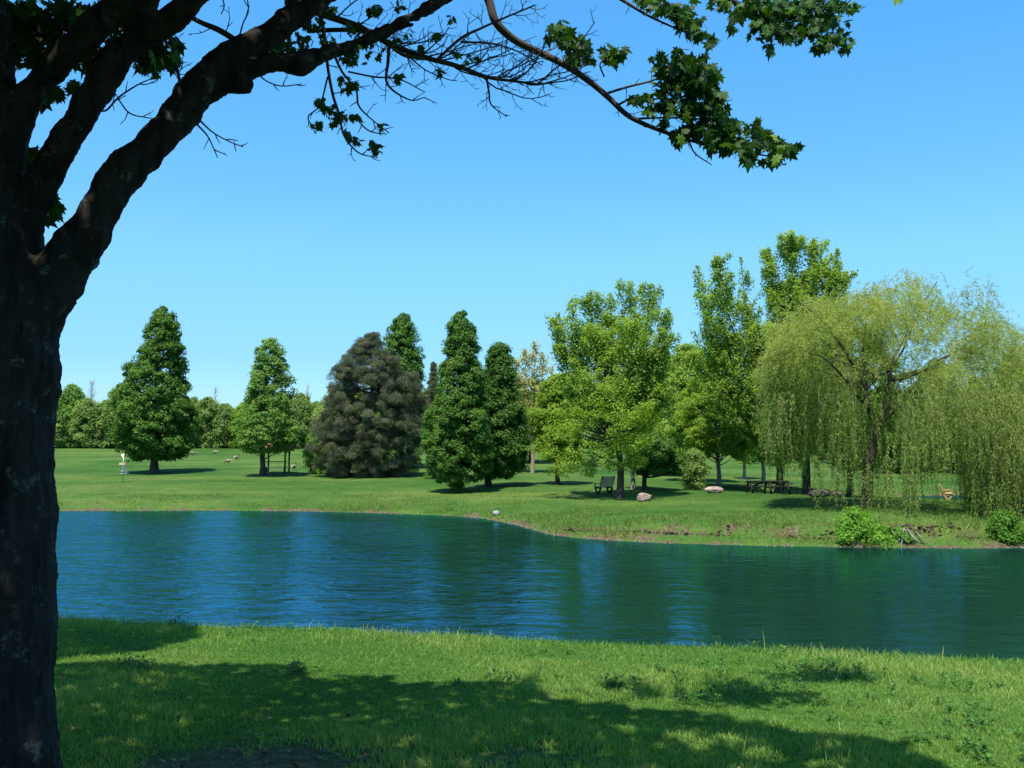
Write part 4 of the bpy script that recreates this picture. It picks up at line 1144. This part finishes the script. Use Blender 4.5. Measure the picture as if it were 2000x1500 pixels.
cp = [canopy(poly1, 360, 6.7, 8.8), canopy(poly2, 460, 6.8, 9.0)] + [canopy(b_, 420, 6.9, 7.4, (.14, .20)) for b_ in blobs]
for P, N_, S_, T_ in cp:
    LP += list(P); LN += list(N_); LS += list(S_); LT += list(T_)
    LU += list(unit(r.normal(size=(len(P), 3)) - N_ * .0))
scatter('crown', np.array(LP), np.array(LN), np.array(LS), np.array(LT), T_MAPLE, M['maple_leaf'], maple, origin=bm, r=r, U=np.array(LU))
print('maple leaves', len(LP))


# ------------------------------------------------------------------ rocks
def rock(name, pos, size, mat, label, seed, rz=0, cat='rock'):
    import bmesh
    bm_ = bmesh.new(); bmesh.ops.create_icosphere(bm_, subdivisions=4, radius=1)
    rr = np.random.default_rng(seed); planes = unit(rr.normal(size=(16, 3))); dist = rr.uniform(.72, .95, 16)
    for v in bm_.verts:
        p = np.array(v.co)
        for pl, dd_ in zip(planes, dist):
            e = p @ pl - dd_
            if e > 0: p = p - pl * e * .9
        p = p * (1 + .025 * math.sin(p[0] * 9 + seed) * math.sin(p[1] * 8) + .02 * math.sin(p[2] * 13 + p[0] * 7))
        v.co = Vector(p * np.array(size) / 2)
        v.co.z += size[2] * .38
    me_ = bpy.data.meshes.new(name); bm_.to_mesh(me_); bm_.free(); me_.materials.append(M[mat])
    o_ = bpy.data.objects.new(name, me_); link(o_); o_.location = [float(v) for v in pos]; o_.rotation_euler = (0, 0, rz)
    return tag(o_, label, cat)


rock('boulder', hit(1259, 979), (.85, .6, .5), 'rock_pink', 'pale pinkish boulder on the grass right of the dark trunk beside the bench', 1, .2)
rock('boulder', hit(1394, 963), (1.15, .6, .42), 'rock_pink', 'flat pink boulder at the foot of the mottled grey trunk', 5, .1)
rock('boulder', hit(1600, 972), (1.15, .6, .5), 'rock_dark', 'dark reddish boulder behind the willow strands right of the picnic table', 9, .1)
rock('boulder', hit(1636, 973), (.8, .5, .42), 'rock_dark', 'smaller dark boulder touching the reddish one left of the willow trunk', 12, .7)
rock('boulder', hit(1918, 983), (.62, .5, .95), 'rock_grey', 'upright grey boulder beside the small pond at the right', 15, .5)
rock('shore_stone', hit(969, 1006), (.36, .26, .26), 'rock_grey', 'single grey stone at the waterline below the cone-shaped pair', 18, .3)
# drift roots on the bank
tb = Tubes(); pr = hit(1772, 1062)
rr = np.random.default_rng(4)
for i in range(9):
    a = rr.uniform(-.6, .6)
    s_ = np.array([rr.uniform(-.4, .4), rr.uniform(0, .4), .25 + rr.uniform(0, .25)])
    e_ = s_ + [math.sin(a) * .5 + rr.uniform(-.2, .2), -.4, -.45]
    tb.add(catmull([s_, (s_ + e_) / 2 + rr.normal(0, .06, 3), e_], 4), np.linspace(.03, .012, 9), 5)
o = tb.build('exposed_roots', M['grey_bark']); o.location = [float(v) for v in pr]; tag(o, 'tangle of exposed pale roots on the eroded bank', 'roots')
# pebbles at the near waterline
rr = np.random.default_rng(8)
P = []
for i in range(420):
    px = rr.uniform(180, 420) if i < 300 else rr.uniform(110, 900)
    x = (px - 1000) / F * 13.6
    y = np.interp(x, NX, NY) - abs(rr.normal(.0, .10)) - .25
    P.append((x, y))
P = np.array(P); Pz = terr(P[:, 0], P[:, 1])
tv = np.array([[1, 0, 0], [0, 1, 0], [-1, 0, 0], [0, -1, 0], [0, 0, .6], [0, 0, -.5]], float)
tf = np.array([[0, 1, 4], [1, 2, 4], [2, 3, 4], [3, 0, 4], [1, 0, 5], [2, 1, 5], [3, 2, 5], [0, 3, 5]])
o = scatter('pebbles', np.column_stack([P, Pz + .01]), np.tile([0, 0, 1.], (len(P), 1)) + rr.normal(0, .2, (len(P), 3)), rr.uniform(.012, .04, len(P)), np.zeros(len(P)), (tv, tf), M['pebble'])
tag(o, 'pale pebbles along the near waterline', 'pebbles', kind='stuff')
# pebbly mud edge of the far shore
pts_ = []
for i in range(len(FAR) - 1):
    a = np.array(POND[i]); b = np.array(POND[i + 1])
    if a[0] < -40: continue
    for k in range(int(np.linalg.norm(b - a) * 9)):
        q = a + (b - a) * rr.uniform() + rr.normal(0, .12, 2); pts_.append(q)
P = np.array(pts_); Pz = np.maximum(terr(P[:, 0], P[:, 1]), -.01)
o = scatter('shore_gravel', np.column_stack([P, Pz]), np.tile([0, 0, 1.], (len(P), 1)), rr.uniform(.015, .04, len(P)), np.zeros(len(P)), (tv, tf), M['pebble'])
tag(o, 'pale gravel and small stones along the far waterline', 'gravel', kind='stuff')

P = []
for i in range(60000):
    x = rr.uniform(2, 26); y = rr.uniform(30, 40); P.append((x, y))
P = np.array(P); dP = sdist(P[:, 0], P[:, 1], POND)
k = (dP > .9 + .5 * sn(P[:, 0], P[:, 1] * 0, 1.2, 91)) & (dP < 1.35 + .5 * sn(P[:, 0], P[:, 1] * 0, 1.2, 91)) & (sn(P[:, 0], P[:, 1] * .3, 1.4, 92) > -.05) & (rr.uniform(0, 1, len(P)) < .28) & (P[:, 1] > np.interp(P[:, 0], NX, NY) + 4)
P = P[k]; Pz = terr(P[:, 0], P[:, 1])
o = scatter('soil_clods', np.column_stack([P, Pz + .03]), np.tile([0, 0, 1.], (len(P), 1)) + rr.normal(0, .5, (len(P), 3)), rr.uniform(.03, .08, len(P)), np.zeros(len(P)), (tv * [1.3, 1.3, .6], tf), M['soil'])
tag(o, 'dark crumbling soil along the eroded lip of the bank', 'soil', kind='stuff')

# ------------------------------------------------------------------ furniture
# picnic table
c = gxy(1497, hit(1497, 965)[1] + .6)
L_ = 100 * c[1] / F
root = empty('picnic_table', c, 'dark wooden picnic table partly behind a thick trunk', 'picnic table', rz=R(3))
for k in range(5):
    Boxes().box((0, (k - 2) * .15, .745), (L_ * .80, .14, .04)).build('table_top', M['dark_wood'], root) if k == 0 else None
tt_ = Boxes()
for k in range(1, 5): tt_.box((0, (k - 2) * .15, .745), (L_ * .80, .14, .04))
o = [ch for ch in root.children if ch.name.startswith('table_top')][0]
bpy.data.objects.remove(o)
tt_.box((0, -.30, .745), (L_ * .80, .14, .04)); tt_.build('table_top', M['dark_wood'], root)
for s in (-1, 1):
    b_ = Boxes()
    for k in (0, 1): b_.box((0, s * (.66 + k * .14), .45), (L_, .13, .04))
    b_.build('bench_seat', M['dark_wood'], root)
for xq in (-.36, 0, .36):
    f_ = Boxes(); x0 = xq * L_
    f_.box((x0, 0, .69), (.09, .70, .09)).box((x0 + .05, 0, .38), (.05, 1.66, .10))
    f_.bar((x0, .26, .72), (x0, .62, 0), .09, .12).bar((x0, -.26, .72), (x0, -.62, 0), .09, .12)
    f_.build('leg_frame', M['dark_wood'], root)
br = Boxes()
br.bar((-.30 * L_, 0, .45), (-.08 * L_, 0, .70), .06, .09).bar((.30 * L_, 0, .45), (.08 * L_, 0, .70), .06, .09)
br.build('brace', M['dark_wood'], root)


def bench(pos, rz, wood, label, h=1.0, w=1.2, legm='dark_wood'):
    root = empty('park_bench', pos, label, 'bench', rz=rz)
    s_ = Boxes()
    for k in range(4): s_.box((0, .05 + k * .12, .42), (w, .11, .035))
    s_.build('seat', M[wood if legm != 'dark_wood' else 'dark_wood'], root)
    b_ = Boxes()
    for k in range(5):
        t = k / 4; b_.box((0, -.06 - .20 * t, .50 + (h - .58) * t), (w, .03, (h - .5) / 5 * 1.12), Matrix.Rotation(R(12), 3, 'X'))
    for xq in (-.3, .3): b_.bar((xq * w, -.035, .42), (xq * w, -.255, h), .06, .03)
    b_.build('backrest', M[wood], root)
    for s in (-1, 1):
        f_ = Boxes(); x0 = s * w * .42
        f_.bar((x0, -.10, .38), (x0, .18, 0), .07, .09).bar((x0, .46, .38), (x0, .20, 0), .07, .09).bar((x0, -.12, .37), (x0, .5, .37), .07, .07)
        f_.bar((x0, .0, .42), (x0, -.30, h), .05, .06)
        f_.build('leg', M[legm], root)
        a_ = Boxes(); a_.bar((x0 * 1.12, -.14, .62), (x0 * 1.12, .42, .64), .07, .035).bar((x0 * 1.12, .40, .40), (x0 * 1.12, .40, .63), .05, .05)
        a_.build('armrest', M[wood if legm != 'dark_wood' else 'dark_wood'], root)
    return root


bench(hit(1183, 966), R(30), 'tan_wood', 'tan slatted bench on dark legs seen from behind, beside the dark trunk', h=1.05, w=.95)
bench(hit(1845, 976), R(-112), 'orange_wood', 'honey coloured wooden bench seen from the side by the small right pond', h=1.0, w=1.2, legm='orange_wood')

# small roofed shelter
c = gxy(542, hit(542, 924)[1]); sc_ = c[1] / F
root = empty('roofed_shelter', c, 'small shelter with reddish shingle roof on thin dark posts by the pale green tree', 'shelter')
hw = 22 * sc_; ht = 44 * sc_
for x_ in (-hw * .92, hw * .92):
    for y_ in (-.7, .7):
        Boxes().box((x_, y_, ht / 2 - .05), (.12, .12, ht + .1)).build('post', M['dark_wood'], root)
rf = Boxes()
for s in (-1, 1):
    rf.box((0, s * .62, ht + .24), (hw * 2.5, 1.40, .07), Matrix.Rotation(-s * R(24), 3, 'X'))
rf.build('roof', M['shingle'], root)
Boxes().box((0, -.72, .95), (hw * 2.25, .05, .07)).build('rail', M['dark_wood'], root)
Boxes().box((.1, -.35, .50), (hw * 2.4, .42, .05)).build('bench_seat', M['tan_wood'], root)
lg = Boxes(); [lg.box((x_, -.35, .24), (.09, .3, .48)) for x_ in (-hw * .8, hw * .8)]; lg.build('bench_leg', M['dark_wood'], root)

# disc golf basket
c = hit(240, 942); 
root = empty('disc_golf_basket', c, 'metal disc golf basket with a yellow band and small white flag', 'disc golf basket')
t = Tubes(); t.add([[0, 0, -.1], [0, 0, 2.05]], .03, 10); t.build('pole', M['galv'], root)
t = Tubes(); ring = lambda rad, z, n=24: np.array([[math.cos(a) * rad, math.sin(a) * rad, z] for a in np.linspace(0, 2 * math.pi, n + 1)])
for z in (.62, .80): t.add(ring(.33, z), .012, 5, False)
for a in np.linspace(0, 2 * math.pi, 18, endpoint=False):
    t.add([[.03 * math.cos(a), .03 * math.sin(a), .60], [.33 * math.cos(a), .33 * math.sin(a), .62], [.33 * math.cos(a), .33 * math.sin(a), .80]], .008, 4, False)
t.build('basket', M['galv'], root)
t = Tubes()
for a in np.linspace(0, 2 * math.pi, 14, endpoint=False):
    t.add(catmull([[.25 * math.cos(a), .25 * math.sin(a), 1.27], [.17 * math.cos(a), .17 * math.sin(a), .98], [.05 * math.cos(a), .05 * math.sin(a), .78]], 4), .012, 4, False)
t.build('chains', M['galv'], root)
a = np.linspace(0, 2 * math.pi, 25)[:-1]; V = np.vstack([np.stack([np.cos(a) * q, np.sin(a) * q, np.full(24, z)], 1) for q, z in ((.28, 1.24), (.28, 1.38), (.265, 1.38), (.265, 1.24))])
j = np.arange(24); j2 = (j + 1) % 24
npmesh('band', V, [np.vstack([np.stack([j + 24 * k, j2 + 24 * k, j2 + 24 * ((k + 1) % 4), j + 24 * ((k + 1) % 4)], 1) for k in range(4)])], M['band'], root)
u_, v_ = np.meshgrid(np.linspace(0, 1, 7), np.linspace(0, 1, 5)); u_ = u_.ravel(); v_ = v_.ravel()
fx = .03 - u_ * .24 * (1 - .2 * v_); fz = 2.04 - .10 * u_ - v_ * .38 * (1 - .75 * u_) ; fy = .03 * np.sin(u_ * 5 + v_ * 2)
I = np.arange(35).reshape(5, 7)
o = npmesh('flag', np.stack([fx, fy, fz], 1), [np.stack([I[:-1, :-1].ravel(), I[:-1, 1:].ravel(), I[1:, 1:].ravel(), I[1:, :-1].ravel()], 1)], M['flag'], root)
sm_ = o.modifiers.new('thick', 'SOLIDIFY'); sm_.thickness = .006

# tan sign board on the far lawn
c = hit(1907, 935, 66, 200); root = empty('sign_board', c, 'small blank tan wooden board on posts, half hidden by willow strands', 'sign')
sc_ = c[1] / F
Boxes().box((0, 0, 14 * sc_), (22 * sc_, .06, 10 * sc_)).build('board', M['tan_wood'], root)
for s in (-1, 1): Boxes().box((s * 8 * sc_, .05, 8 * sc_), (.07, .04, 20 * sc_)).build('post', M['tan_wood'], root)


# geese grazing on the far lawn
def goose(pos, rz, label, head_up=True):
    root = empty('goose', pos, label, 'goose', group='geese on the far lawn', rz=rz)
    if head_up:
        sp = [(-.40, .30, .01), (-.32, .31, .06), (-.18, .32, .13), (0, .31, .165), (.15, .32, .14), (.24, .37, .08), (.28, .45, .045), (.30, .56, .036), (.32, .66, .036), (.35, .71, .048), (.39, .71, .035), (.44, .70, .012)]
    else:
        sp = [(-.40, .33, .01), (-.32, .33, .06), (-.18, .33, .13), (0, .31, .165), (.15, .29, .14), (.25, .26, .08), (.33, .22, .045), (.39, .15, .036), (.43, .09, .036), (.46, .06, .045), (.49, .04, .034), (.52, .02, .012)]
    P = catmull([(a, 0, b) for a, b, q in sp], 3)
    rad = np.interp(np.linspace(0, len(sp) - 1, len(P)), np.arange(len(sp)), [q for a, b, q in sp])
    t = Tubes(); t.add(P, rad, 10)
    V = np.vstack(t.V); Q_ = np.vstack(t.Q); C_ = np.vstack(t.C)
    nf = len(Q_); ringi = np.arange(nf) // 10
    neck = 6 * 3 - 2
    mi = np.where(ringi > neck, 1, 0); mi = np.where(ringi < 3, 2, mi)
    mi = np.where((ringi >= 27) & (ringi <= 28), 2, mi)
    npmesh('body', V, [Q_, C_], [M['goose_b'], M['goose_k'], M['goose_w']], root, sm=True, midx=np.concatenate([mi, np.where(np.arange(len(C_)) < 10, 2, 1)]))
    for s in (-1, 1):
        t = Tubes(); t.add([[.02, s * .06, .2], [0, s * .06, .06], [.01, s * .06, 0], [.08, s * .065, .0]], [.016, .011, .011, .02], 5); t.build('leg', M['goose_k'], root)
    return root


for px, py, a, hu, lab in [(345, 893, 80, True, 'dark upright goose just right of the large cone-shaped tree trunk'), (375, 890, 10, False, 'pale goose grazing below the right edge of the large cone-shaped tree'),
                           (420, 888, 170, False, 'farthest goose, grazing near the wood'), (446, 906, 175, False, 'nearest grazing goose between the two left trees'),
                           (462, 899, 60, True, 'goose standing upright behind the nearest grazing one'), (574, 918, 70, True, 'goose standing at the right end of the small shelter')]:
    goose(hit(px, py), R(a), lab, hu)

# ------------------------------------------------------------------ light
world = bpy.data.worlds.new('World'); scene.world = world; world.use_nodes = True
nt = world.node_tree; nt.nodes.clear()
sky = nt.nodes.new('ShaderNodeTexSky'); sky.sky_type = 'NISHITA'; sky.sun_disc = False
el = math.asin(SUN[2]); azi = math.atan2(SUN[0], SUN[1])
sky.sun_elevation = el; sky.sun_rotation = azi
sky.air_density = 1.0; sky.dust_density = .3; sky.ozone_density = 2.0; sky.altitude = 0
hs = nt.nodes.new('ShaderNodeHueSaturation'); hs.inputs['Saturation'].default_value = 1.15; hs.inputs['Hue'].default_value = .495
bg = nt.nodes.new('ShaderNodeBackground'); bg.inputs[1].default_value = .13 * 1.15
wo = nt.nodes.new('ShaderNodeOutputWorld')
nt.links.new(sky.outputs[0], hs.inputs['Color'])
tcw = nt.nodes.new('ShaderNodeTexCoord'); sx = nt.nodes.new('ShaderNodeSeparateXYZ'); nt.links.new(tcw.outputs['Generated'], sx.inputs[0])
rp = ramp(nt, [(0, (.42/1.4, .62/1.4, .84/1.4)), (.094, (.45/1.4, .68/1.4, .90/1.4)), (.2, (.66/1.4, .96/1.4, 1.04/1.4)), (.4, (.60/1.4, 1.12/1.4, 1.30/1.4)), (1, (.6/1.4, 1.05/1.4, 1.3/1.4))], sx.outputs['Z'])
sm2 = nt.nodes.new('ShaderNodeMix'); sm2.data_type = 'RGBA'; sm2.blend_type = 'MULTIPLY'; sm2.inputs[0].default_value = 1
nt.links.new(hs.outputs[0], sm2.inputs[6]); nt.links.new(rp.outputs[0], sm2.inputs[7]); nt.links.new(sm2.outputs[2], bg.inputs[0])
nt.links.new(bg.outputs[0], wo.inputs[0])
sl = bpy.data.lights.new('sun', 'SUN'); sl.energy = 4.3; sl.angle = R(.53); sl.color = (1, .95, .86)
so = bpy.data.objects.new('sun', sl); link(so)
so.rotation_euler = Vector(SUN).to_track_quat('Z', 'Y').to_euler()
so.location = (0, 0, 30)

vs = scene.view_settings
vs.view_transform = 'Standard'; vs.look = 'None'; vs.gamma = 1; vs.exposure = .98; vs.use_curve_mapping = False
scene.cycles.max_bounces = 6; scene.cycles.diffuse_bounces = 3; scene.cycles.glossy_bounces = 2; scene.cycles.transmission_bounces = 4
scene.cycles.caustics_reflective = False; scene.cycles.caustics_refractive = False
scene.cycles.sample_clamp_indirect = 4
